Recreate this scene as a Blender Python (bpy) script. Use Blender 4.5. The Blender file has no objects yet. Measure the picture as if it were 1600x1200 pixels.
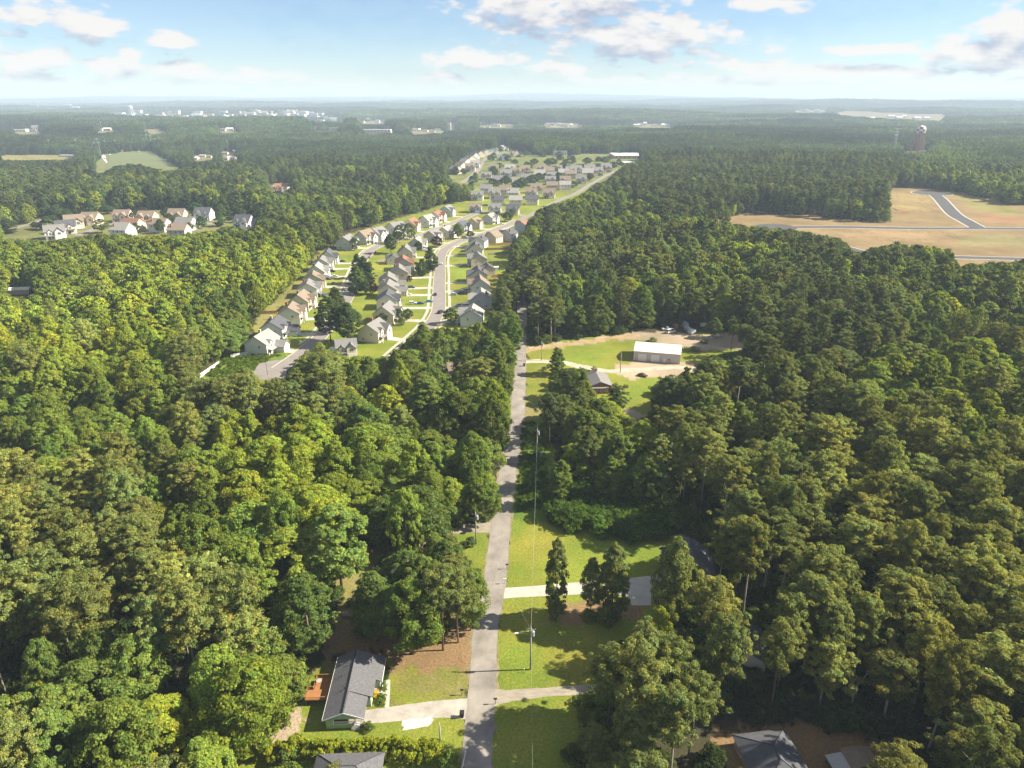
import bpy, bmesh, math, random
import numpy as np
from mathutils import Vector, Matrix

random.seed(7)
RNG = np.random.default_rng(11)
R = math.radians
SC = bpy.context.scene
COL = SC.collection

# ------------------------------------------------------------------ camera
PITCH, CAMH, FPX = R(22.0), 120.0, 1111.0        # FPX: focal length in pixels of a 1600 x 1200 picture
cam_data = bpy.data.cameras.new('camera')
cam_data.sensor_width = 36.0
cam_data.lens = 36.0 * FPX / 1600.0
cam_data.clip_start, cam_data.clip_end = 1.0, 90000.0
cam = bpy.data.objects.new('camera', cam_data)
cam.location = (0, 0, CAMH)
cam.rotation_euler = (R(90) - PITCH, 0, 0)
COL.objects.link(cam)
SC.camera = cam

# ------------------------------------------------------------------ light
SUN_EL = R(36.0)
SUN_AZ = R(87.0)                                   # compass angle from +Y towards +X: light comes from the right
SUN_DIR = Vector((math.sin(SUN_AZ) * math.cos(SUN_EL), math.cos(SUN_AZ) * math.cos(SUN_EL), math.sin(SUN_EL)))
sl = bpy.data.lights.new('sun', 'SUN')
sl.energy, sl.angle, sl.color = 3.9, R(0.6), (1.0, 0.90, 0.73)
sun = bpy.data.objects.new('sun', sl)
sun.rotation_euler = (-SUN_DIR).to_track_quat('-Z', 'Y').to_euler()
sun.location = (300, 0, 400)
COL.objects.link(sun)

SC.view_settings.view_transform = 'Standard'
SC.view_settings.look = 'None'
SC.view_settings.gamma = 1.0
SC.view_settings.use_curve_mapping = False
SC.view_settings.exposure = 1.85

SC.render.engine = 'CYCLES'
cy = SC.cycles
cy.max_bounces, cy.diffuse_bounces, cy.glossy_bounces = 7, 6, 2
cy.transmission_bounces, cy.transparent_max_bounces, cy.volume_bounces = 6, 4, 0
cy.caustics_reflective = cy.caustics_refractive = False
cy.use_adaptive_sampling = True
cy.adaptive_threshold = 0.02
cy.use_denoising = True
cy.sample_clamp_indirect = 4.0


# ------------------------------------------------------------------ world: sky and far clouds
def px_dir(u, v):
    dx, dy = (u - 800.0) / FPX, (600.0 - v) / FPX
    return Vector((dx, math.cos(PITCH) + math.sin(PITCH) * dy, -math.sin(PITCH) + math.cos(PITCH) * dy)).normalized()


def sky_coord(u, v):
    d = px_dir(u, v)
    return math.atan2(d.x, d.y), math.asin(d.z)


def build_world():
    w = bpy.data.worlds.new('World')
    SC.world = w
    w.use_nodes = True
    try:
        w.cycles.sampling_method = 'MANUAL'
        w.cycles.sample_map_resolution = 512
    except Exception:
        pass
    nt = w.node_tree
    nt.nodes.clear()
    N, L = nt.nodes.new, nt.links.new

    def math_(op, a, b=None, c=None, clamp=False):
        n = N('ShaderNodeMath'); n.operation = op; n.use_clamp = clamp
        for i, x in enumerate((a, b, c)):
            if x is None:
                continue
            if isinstance(x, (int, float)):
                n.inputs[i].default_value = x
            else:
                L(x, n.inputs[i])
        return n.outputs[0]

    def vmath(op, a, b=None, c=None):
        n = N('ShaderNodeVectorMath'); n.operation = op
        for i, x in enumerate((a, b, c)):
            if x is None:
                continue
            if isinstance(x, (tuple, list)):
                n.inputs[i].default_value = x
            else:
                L(x, n.inputs[i])
        return n.outputs['Value'] if op == 'LENGTH' else n.outputs[0]

    sky = N('ShaderNodeTexSky')
    sky.sky_type = 'NISHITA'
    sky.sun_disc = False
    sky.sun_elevation = SUN_EL
    sky.sun_rotation = SUN_AZ
    sky.altitude = 300.0
    sky.air_density, sky.dust_density, sky.ozone_density = 0.9, 0.1, 4.5

    tc = N('ShaderNodeTexCoord')
    sep = N('ShaderNodeSeparateXYZ'); L(tc.outputs['Generated'], sep.inputs[0])
    az = math_('ARCTAN2', sep.outputs[0], sep.outputs[1])
    el = math_('ARCSINE', sep.outputs[2])
    comb = N('ShaderNodeCombineXYZ'); L(az, comb.inputs[0]); L(el, comb.inputs[1])
    p = comb.outputs[0]

    # (u, v, half width, half height) of the cumulus banks seen in the picture
    clouds = [(40, 18, 75, 26), (125, 36, 75, 26), (265, 60, 40, 15), (205, 86, 25, 14), (50, 92, 75, 21),
              (195, 107, 75, 15), (285, 106, 55, 20), (375, 120, 95, 12), (520, 134, 70, 8), (40, 128, 110, 16),
              (840, 14, 125, 50), (930, 0, 130, 42), (1010, 62, 165, 36), (740, 93, 100, 15), (868, 106, 66, 13),
              (695, 127, 42, 12), (1215, 4, 70, 15), (1190, 106, 80, 16), (1300, 112, 180, 15), (1180, 124, 220, 12),
              (1520, 80, 120, 30), (1600, 55, 120, 42), (1580, 92, 90, 22), (1370, 79, 110, 9), (1400, 130, 110, 5),
              (1592, 125, 26, 8), (980, 126, 150, 7), (1900, 40, 200, 45), (1750, 110, 160, 20), (-150, 60, 160, 40),
              (-200, 110, 150, 20), (2050, 95, 160, 25), (-420, 90, 180, 35)]
    noise1 = N('ShaderNodeTexNoise'); noise1.inputs['Detail'].default_value = 7.0
    noise1.inputs['Roughness'].default_value = 0.56
    noise1.inputs['Scale'].default_value = 1.0
    L(vmath('MULTIPLY', p, (17.0, 48.0, 1.0)), noise1.inputs['Vector'])
    wide = N('ShaderNodeTexNoise'); wide.inputs['Detail'].default_value = 6.0
    wide.inputs['Scale'].default_value = 1.0; wide.inputs['Roughness'].default_value = 0.55
    # unseen cloud layer overhead, cover raised for fill light, on a flat sheet: direction / height
    flat = vmath('MULTIPLY', tc.outputs['Generated'], (2.2, 2.2, 2.2))
    zz = math_('MAXIMUM', sep.outputs[2], 0.05)
    cz = N('ShaderNodeCombineXYZ'); L(zz, cz.inputs[0]); L(zz, cz.inputs[1]); cz.inputs[2].default_value = 1.0
    L(vmath('DIVIDE', flat, cz.outputs[0]), wide.inputs['Vector'])
    up = math_('MULTIPLY_ADD', el, 9.0, -1.15, clamp=True)           # only above the low bank
    overhead = math_('MULTIPLY', math_('MULTIPLY_ADD', wide.outputs[0], 6.0, -2.95), up)

    def density(off):
        q = vmath('ADD', p, off)
        best = None
        for (u, v, hw, hh) in clouds:
            a, e = sky_coord(u, v)
            a1, _ = sky_coord(u + hw, v)
            _, e1 = sky_coord(u, v - hh)
            ix, iy = 0.9 / abs(a1 - a), 0.82 / abs(e1 - e)
            ln = vmath('LENGTH', vmath('MULTIPLY_ADD', q, (ix, iy, 0.0), (-a * ix, -e * iy, 0.0)))
            best = ln if best is None else math_('MINIMUM', best, ln)
        n = N('ShaderNodeTexNoise'); n.inputs['Detail'].default_value = 8.0
        n.inputs['Roughness'].default_value = 0.55; n.inputs['Scale'].default_value = 1.0
        L(vmath('MULTIPLY', q, (26.0, 62.0, 1.0)), n.inputs['Vector'])
        d = math_('SUBTRACT', 1.0, best)
        d = math_('MULTIPLY_ADD', d, 1.0, math_('MULTIPLY_ADD', n.outputs[0], 3.0, -1.55))
        return d

    d0 = density((0, 0, 0))
    d1 = density((0.006, 0.019, 0))
    dens = math_('MAXIMUM', d0, math_('MINIMUM', overhead, 1.0))
    mr = N('ShaderNodeMapRange'); mr.interpolation_type = 'SMOOTHSTEP'
    mr.inputs['From Min'].default_value = -0.10; mr.inputs['From Max'].default_value = 0.50
    L(dens, mr.inputs['Value'])
    alpha = mr.outputs[0]
    # fade of the bank into the haze over the horizon, none below it
    fade = N('ShaderNodeMapRange'); fade.interpolation_type = 'SMOOTHSTEP'
    fade.inputs['From Min'].default_value = R(0.2); fade.inputs['From Max'].default_value = R(1.6)
    L(el, fade.inputs['Value'])
    alpha = math_('MULTIPLY', math_('MULTIPLY', alpha, fade.outputs[0]), 0.92)
    lit = N('ShaderNodeMapRange'); lit.interpolation_type = 'SMOOTHSTEP'
    lit.inputs['From Min'].default_value = -0.75; lit.inputs['From Max'].default_value = 0.45
    thick = math_('MULTIPLY', math_('SUBTRACT', d0, 0.45, clamp=True), 0.55)
    L(math_('SUBTRACT', math_('SUBTRACT', d0, d1), thick), lit.inputs['Value'])
    mixc = N('ShaderNodeMix'); mixc.data_type = 'RGBA'
    L(lit.outputs[0], mixc.inputs['Factor'])
    mixc.inputs['A'].default_value = (2.9, 3.25, 4.2, 1)
    mixc.inputs['B'].default_value = (6.7, 6.35, 6.0, 1)
    # pale air low over the horizon
    mix = N('ShaderNodeMix'); mix.data_type = 'RGBA'
    L(alpha, mix.inputs['Factor']); L(sky.outputs[0], mix.inputs['A']); L(mixc.outputs['Result'], mix.inputs['B'])
    bg = N('ShaderNodeBackground'); bg.inputs['Strength'].default_value = 0.041
    L(mix.outputs['Result'], bg.inputs[0])
    out = N('ShaderNodeOutputWorld'); L(bg.outputs[0], out.inputs[0])


build_world()

# ------------------------------------------------------------------ terrain and picture geometry
def sstep(a, b, x):
    t = np.clip((x - a) / (b - a), 0, 1)
    return t * t * (3 - 2 * t)


def terrain(x, y):
    x = np.asarray(x, float); y = np.asarray(y, float)
    r = np.hypot(x, y)
    roll = (9 * np.sin(x / 610.0 + 1.1) * np.cos(y / 730.0) + 7 * np.sin(y / 410.0 + x / 900.0 + 2.0)
            + 5 * np.sin(x / 270.0 - y / 350.0))
    far = (34 + 26 * np.sin(x / 2900.0 + 0.6) + 18 * np.sin(x / 1300.0 + y / 2600.0) + 10 * np.sin(x / 640.0 + 2.2))
    ridge = 62 + 48 * np.sin(x / 3900.0 + 2.0) + 26 * np.sin(x / 1700.0 + 0.7) + 12 * np.sin(x / 800.0)
    z = sstep(1250, 2600, r) * roll * 1.35
    z = z + sstep(6500, 9500, r) * np.maximum(far, 0) * 0.75
    z = z + sstep(14000, 19000, r) * np.maximum(ridge, 0) * 0.9
    return np.minimum(z, 185)


def project(x, y, z):
    """world -> pixel of the 1600 x 1200 picture"""
    x = np.asarray(x, float); y = np.asarray(y, float); z = np.asarray(z, float) - CAMH
    zc = y * math.cos(PITCH) - z * math.sin(PITCH)
    yc = y * math.sin(PITCH) + z * math.cos(PITCH)
    zc = np.where(zc < 1, 1e-3, zc)
    return 800 + FPX * x / zc, 600 - FPX * yc / zc


def G(u, v, h=0.0):
    """point of the terrain (raised by h) that the picture shows at pixel (u, v)"""
    d = px_dir(u, v)
    t = np.geomspace(60, 40000, 6000)
    zz = CAMH + d.z * t
    below = zz <= terrain(d.x * t, d.y * t) + h
    k = int(np.argmax(below)) if below.any() else len(t) - 1
    tt = t[k]
    if k > 0:
        a, b = t[k - 1], t[k]
        for _ in range(24):
            m = 0.5 * (a + b)
            if CAMH + d.z * m <= float(terrain(d.x * m, d.y * m)) + h:
                b = m
            else:
                a = m
        tt = b
    return np.array([d.x * tt, d.y * tt])


def in_poly(px, py, poly):
    inside = np.zeros(px.shape, bool)
    n = len(poly)
    j = n - 1
    for i in range(n):
        xi, yi = poly[i]; xj, yj = poly[j]
        if yi != yj:
            c = ((yi > py) != (yj > py)) & (px < (xj - xi) * (py - yi) / (yj - yi) + xi)
            inside ^= c
        j = i
    return inside


def vnoise(x, y, seed=0):
    """smooth value noise, numpy"""
    xi = np.floor(x).astype(np.int64); yi = np.floor(y).astype(np.int64)
    fx = x - xi; fy = y - yi
    fx = fx * fx * (3 - 2 * fx); fy = fy * fy * (3 - 2 * fy)

    def h(a, b):
        n = (a * 374761393 + b * 668265263 + seed * 974634777) & 0x7fffffff
        n = ((n ^ (n >> 13)) * 1274126177) & 0x7fffffff
        return ((n ^ (n >> 16)) & 0xffff) / 65535.0
    return (h(xi, yi) * (1 - fx) + h(xi + 1, yi) * fx) * (1 - fy) + (h(xi, yi + 1) * (1 - fx) + h(xi + 1, yi + 1) * fx) * fy


# ------------------------------------------------------------------ object helpers
def tag(o, label=None, cat=None, group=None, kind=None):
    if label: o['label'] = label
    if cat: o['category'] = cat
    if group: o['group'] = group
    if kind: o['kind'] = kind
    return o


def empty(name, loc=(0, 0, 0), rz=0.0, scale=1.0):
    o = bpy.data.objects.new(name, None)
    o.empty_display_size = 0.5
    o.location = loc; o.rotation_euler = (0, 0, rz)
    o.scale = (scale, scale, scale) if isinstance(scale, (int, float)) else scale
    COL.objects.link(o)
    return o


def link(name, me, parent=None, mats=None, loc=None, rz=None):
    """one mesh object; mats are set on the object so that meshes can be shared"""
    o = bpy.data.objects.new(name, me)
    COL.objects.link(o)
    if parent is not None:
        o.parent = parent
    if loc is not None:
        o.location = loc
    if rz is not None:
        o.rotation_euler = (0, 0, rz)
    if mats is not None:
        if not isinstance(mats, (list, tuple)):
            mats = [mats]
        while len(me.materials) < len(mats):
            me.materials.append(None)
        for i, m in enumerate(mats):
            o.material_slots[i].link = 'OBJECT'
            o.material_slots[i].material = m
    return o


class MB:
    """collects faces; becomes one mesh"""
    def __init__(self):
        self.v, self.f, self.m = [], [], []

    def face(self, pts, m=0):
        b = len(self.v)
        self.v += [tuple(p) for p in pts]
        self.f.append(tuple(range(b, b + len(pts)))); self.m.append(m)

    def box(self, x0, x1, y0, y1, z0, z1, m=0):
        b = len(self.v)
        self.v += [(x0, y0, z0), (x1, y0, z0), (x1, y1, z0), (x0, y1, z0), (x0, y0, z1), (x1, y0, z1), (x1, y1, z1), (x0, y1, z1)]
        for q in ((3, 2, 1, 0), (4, 5, 6, 7), (0, 1, 5, 4), (1, 2, 6, 5), (2, 3, 7, 6), (3, 0, 4, 7)):
            self.f.append(tuple(b + i for i in q)); self.m.append(m)
        return self

    def prism(self, poly, vec, m=0):
        """poly: planar 3-D outline, swept along vec"""
        b = len(self.v); n = len(poly)
        self.v += [tuple(p) for p in poly] + [(p[0] + vec[0], p[1] + vec[1], p[2] + vec[2]) for p in poly]
        self.f.append(tuple(range(b, b + n))); self.m.append(m)
        self.f.append(tuple(range(b + 2 * n - 1, b + n - 1, -1))); self.m.append(m)
        for i in range(n):
            j = (i + 1) % n
            self.f.append((b + i, b + n + i, b + n + j, b + j)); self.m.append(m)
        return self

    def tube(self, path, radii, n=7, m=0, cap=True):
        b0 = len(self.v)
        path = [Vector(p) for p in path]
        for k, p in enumerate(path):
            t = (path[min(k + 1, len(path) - 1)] - path[max(k - 1, 0)]).normalized()
            a = t.orthogonal().normalized() if abs(t.z) < 0.95 else Vector((1, 0, 0)).cross(t).normalized()
            c = t.cross(a)
            r = radii[k] if isinstance(radii, (list, tuple)) else radii
            for i in range(n):
                w = 2 * math.pi * i / n
                self.v.append(tuple(p + (a * math.cos(w) + c * math.sin(w)) * r))
        for k in range(len(path) - 1):
            for i in range(n):
                j = (i + 1) % n
                self.f.append((b0 + k * n + i, b0 + k * n + j, b0 + (k + 1) * n + j, b0 + (k + 1) * n + i)); self.m.append(m)
        if cap:
            self.f.append(tuple(b0 + i for i in range(n - 1, -1, -1))); self.m.append(m)
            self.f.append(tuple(b0 + (len(path) - 1) * n + i for i in range(n))); self.m.append(m)
        return self

    def mesh(self, name, smooth=False):
        me = bpy.data.meshes.new(name)
        me.from_pydata(self.v, [], self.f)
        for _ in range(max(self.m, default=0) + 1):
            me.materials.append(None)
        me.polygons.foreach_set('material_index', self.m)
        if smooth:
            me.polygons.foreach_set('use_smooth', [True] * len(self.f))
        bm = bmesh.new(); bm.from_mesh(me)
        bmesh.ops.recalc_face_normals(bm, faces=bm.faces)
        bm.to_mesh(me); bm.free()
        me.update()
        return me

    def obj(self, name, mats, parent=None, loc=None, rz=None, smooth=False):
        return link(name, self.mesh(name, smooth), parent, mats, loc, rz)


# ------------------------------------------------------------------ materials
MATS = {}


def material(name, col, rough=0.85, var=0.18, scale=3.0, col2=None, bump=0.0, bscale=20.0, spec=0.2, metallic=0.0, stretch=(1, 1, 1)):
    """principled with two octaves of procedural colour variation, in object space"""
    if name in MATS:
        return MATS[name]
    m = bpy.data.materials.new(name); m.use_nodes = True
    nt = m.node_tree; N, L = nt.nodes.new, nt.links.new
    b = nt.nodes['Principled BSDF']
    b.inputs['Roughness'].default_value = rough
    b.inputs['Metallic'].default_value = metallic
    b.inputs['Specular IOR Level'].default_value = spec
    tc = N('ShaderNodeTexCoord')
    mp = N('ShaderNodeMapping'); mp.inputs['Scale'].default_value = stretch
    L(tc.outputs['Object'], mp.inputs[0])
    n1 = N('ShaderNodeTexNoise'); n1.inputs['Scale'].default_value = scale; n1.inputs['Detail'].default_value = 6
    n1.inputs['Roughness'].default_value = 0.65
    L(mp.outputs[0], n1.inputs['Vector'])
    r = N('ShaderNodeMapRange'); r.inputs['From Min'].default_value = 0.3; r.inputs['From Max'].default_value = 0.7
    L(n1.outputs[0], r.inputs['Value'])
    mix = N('ShaderNodeMix'); mix.data_type = 'RGBA'
    c2 = col2 or tuple(min(1, c * (1 + var)) for c in col)
    c1 = col if col2 else tuple(c * (1 - var) for c in col)
    mix.inputs['A'].default_value = (*c1, 1); mix.inputs['B'].default_value = (*c2, 1)
    L(r.outputs[0], mix.inputs['Factor'])
    L(mix.outputs['Result'], b.inputs['Base Color'])
    if bump:
        n2 = N('ShaderNodeTexNoise'); n2.inputs['Scale'].default_value = bscale; n2.inputs['Detail'].default_value = 4
        L(mp.outputs[0], n2.inputs['Vector'])
        bp = N('ShaderNodeBump'); bp.inputs['Strength'].default_value = bump; bp.inputs['Distance'].default_value = 0.1
        L(n2.outputs[0], bp.inputs['Height']); L(bp.outputs[0], b.inputs['Normal'])
    MATS[name] = m
    return m


M = {}
M['asphalt'] = material('old_asphalt', (0.235, 0.215, 0.19), var=0.32, scale=0.16, bump=0.2)
M['shoulder'] = material('road_shoulder', (0.20, 0.17, 0.10), var=0.35, scale=0.5)
M['asphalt_patch'] = material('asphalt_patch', (0.10, 0.095, 0.09), var=0.2, scale=0.6)
M['street'] = material('street_asphalt', (0.22, 0.20, 0.185), var=0.12, scale=0.2)
M['new_asphalt'] = material('new_asphalt', (0.075, 0.076, 0.08), var=0.15, scale=0.1)
M['concrete'] = material('concrete', (0.34, 0.315, 0.275), var=0.26, scale=0.3)
M['old_concrete'] = material('old_concrete', (0.27, 0.24, 0.19), var=0.25, scale=0.7, stretch=(0.5, 2, 1))
M['bright_concrete'] = material('bright_concrete', (0.40, 0.375, 0.325), var=0.2, scale=0.25)
M['gravel'] = material('gravel_lane', (0.42, 0.36, 0.28), var=0.25, scale=0.3)
M['dirt'] = material('bare_dirt', (0.34, 0.22, 0.12), var=0.25, scale=0.2)
M['white_rock'] = material('white_rock', (0.47, 0.46, 0.43), var=0.4, scale=2.2, bump=0.8, bscale=4)
M['white'] = material('white_siding', (0.64, 0.64, 0.61), var=0.05, scale=0.6)
M['cream'] = material('cream_siding', (0.58, 0.53, 0.43), var=0.05, scale=0.6)
M['beige'] = material('beige_siding', (0.50, 0.43, 0.34), var=0.05, scale=0.6)
M['grey_siding'] = material('grey_siding', (0.45, 0.46, 0.46), var=0.05, scale=0.6)
M['green_siding'] = material('green_siding', (0.33, 0.44, 0.30), var=0.06, scale=0.8)
M['brick'] = material('red_brick', (0.30, 0.12, 0.07), var=0.3, scale=3)
M['tan_brick'] = material('tan_brick', (0.42, 0.29, 0.21), var=0.2, scale=3)
M['trim'] = material('white_trim', (0.72, 0.72, 0.70), var=0.03)
M['roof_grey'] = material('grey_shingle', (0.185, 0.18, 0.175), var=0.16, scale=1.2, bump=0.3, bscale=5)
M['roof_dark'] = material('dark_shingle', (0.085, 0.088, 0.10), var=0.2, scale=1.2, bump=0.3, bscale=5)
M['roof_tan'] = material('tan_shingle', (0.205, 0.165, 0.125), var=0.16, scale=1.2, bump=0.3, bscale=5)
M['roof_red'] = material('rust_shingle', (0.225, 0.12, 0.08), var=0.16, scale=1.2, bump=0.3, bscale=5)
M['roof_pale'] = material('pale_shingle', (0.27, 0.265, 0.245), var=0.14, scale=1.2, bump=0.3, bscale=5)
M['roof_near'] = material('charcoal_shingle', (0.115, 0.115, 0.125), var=0.35, scale=2.2, bump=0.5, bscale=9, stretch=(0.7, 2.5, 1))
M['ridge_cap'] = material('ridge_cap', (0.05, 0.05, 0.055), var=0.2)
M['metal_roof'] = material('white_metal_roof', (0.66, 0.64, 0.60), rough=0.5, var=0.04, scale=0.4)
M['metal_wall'] = material('taupe_metal_wall', (0.50, 0.465, 0.445), rough=0.6, var=0.06, scale=0.6)
M['glass'] = material('dark_glass', (0.03, 0.035, 0.04), rough=0.15, var=0.1, spec=0.5)
M['dark'] = material('dark_interior', (0.015, 0.015, 0.015), var=0.2)
M['door_red'] = material('red_door', (0.25, 0.05, 0.04), var=0.1)
M['door_dark'] = material('dark_door', (0.06, 0.05, 0.05), var=0.1)
M['wood'] = material('orange_stained_wood', (0.32, 0.15, 0.06), var=0.3, scale=2, stretch=(1, 6, 1))
M['wood_grey'] = material('weathered_wood', (0.22, 0.18, 0.14), var=0.25, scale=2)
M['fence_wood'] = material('fence_wood', (0.33, 0.17, 0.08), var=0.25, scale=1.0)
M['pole'] = material('pole_wood', (0.27, 0.25, 0.22), var=0.2, scale=2, stretch=(1, 1, 0.2))
M['steel'] = material('galvanised_steel', (0.42, 0.43, 0.44), rough=0.5, var=0.08, metallic=0.3)
M['wire'] = material('wire_aluminium', (0.33, 0.33, 0.32), rough=0.6, var=0.05)
M['bark'] = material('bark', (0.17, 0.12, 0.085), var=0.3, scale=2, stretch=(1, 1, 0.3))
M['pale_bark'] = material('pale_bark', (0.34, 0.29, 0.24), var=0.25, scale=2, stretch=(1, 1, 0.3))
M['rubber'] = material('tyre_rubber', (0.02, 0.02, 0.02), var=0.1)
M['black'] = material('black_plastic', (0.025, 0.025, 0.027), rough=0.5, var=0.1)
M['rust'] = material('rusty_steel', (0.27, 0.14, 0.10), var=0.3, scale=0.5)
M['tarp_teal'] = material('teal_tarp', (0.08, 0.30, 0.30), var=0.15)
M['flower_yellow'] = material('yellow_blooms', (0.62, 0.48, 0.02), var=0.2, scale=6)
for nm, c in (('white', (0.72, 0.72, 0.72)), ('silver', (0.45, 0.46, 0.48)), ('black', (0.02, 0.02, 0.025)), ('grey', (0.13, 0.135, 0.145)),
              ('blue', (0.02, 0.08, 0.30)), ('teal', (0.03, 0.28, 0.45)), ('maroon', (0.12, 0.015, 0.02)), ('navy', (0.03, 0.04, 0.09))):
    M['car_' + nm] = material('car_paint_' + nm, c, rough=0.25, var=0.02, spec=0.5)


def leaf_material(name, translucent=0.3):
    m = bpy.data.materials.new(name); m.use_nodes = True
    nt = m.node_tree; nt.nodes.clear(); N, L = nt.nodes.new, nt.links.new
    at = N('ShaderNodeAttribute'); at.attribute_type = 'INSTANCER'; at.attribute_name = 'tint'
    lv = N('ShaderNodeAttribute'); lv.attribute_type = 'GEOMETRY'; lv.attribute_name = 'leafvar'
    mul = N('ShaderNodeVectorMath'); mul.operation = 'MULTIPLY'
    L(at.outputs['Vector'], mul.inputs[0]); L(lv.outputs['Vector'], mul.inputs[1])
    d = N('ShaderNodeBsdfDiffuse'); t = N('ShaderNodeBsdfTranslucent')
    L(mul.outputs[0], d.inputs[0])
    t2 = N('ShaderNodeVectorMath'); t2.operation = 'MULTIPLY'; t2.inputs[1].default_value = (1.25, 1.15, 0.6)
    L(mul.outputs[0], t2.inputs[0]); L(t2.outputs[0], t.inputs[0])
    mx = N('ShaderNodeMixShader'); mx.inputs[0].default_value = translucent
    L(d.outputs[0], mx.inputs[1]); L(t.outputs[0], mx.inputs[2])
    o = N('ShaderNodeOutputMaterial'); L(mx.outputs[0], o.inputs[0])
    return m


M['leaf'] = leaf_material('broad_leaf', 0.5)
M['needle'] = leaf_material('pine_needle', 0.44)

# ------------------------------------------------------------------ what covers the ground (outlines of the real patches, as seen from above)
C_LAWN, C_DRY, C_STRAW = (0.142, 0.190, 0.027), (0.200, 0.182, 0.066), (0.225, 0.150, 0.078)
C_DIRT, C_FIELD, C_TURF, C_WEED = (0.33, 0.265, 0.185), (0.215, 0.158, 0.080), (0.14, 0.16, 0.06), (0.085, 0.15, 0.022)
C_LITTER = (0.055, 0.052, 0.028)
SUB1 = [(300, 600), (345, 560), (390, 545), (400, 500), (420, 478), (470, 430), (500, 392), (525, 385), (530, 370), (610, 345), (700, 318),
        (735, 312), (740, 295), (765, 288), (870, 290), (890, 270), (940, 250), (1000, 240), (1005, 250), (975, 262), (940, 285), (905, 308),
        (850, 322), (830, 345), (820, 365), (800, 378), (795, 420), (785, 450), (785, 510), (750, 545), (640, 570), (560, 570), (520, 570),
        (470, 590), (430, 610), (395, 600)]
SUB2 = [(690, 290), (700, 272), (715, 255), (745, 235), (790, 225), (815, 232), (850, 240), (935, 238), (1005, 238), (975, 262), (950, 285), (900, 302)]
FIELD = [(1080, 343), (1180, 334), (1260, 336), (1390, 348), (1388, 291), (1440, 292), (1500, 299), (1560, 310), (1620, 325), (1620, 440), (1300, 420), (1150, 360)]
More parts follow.
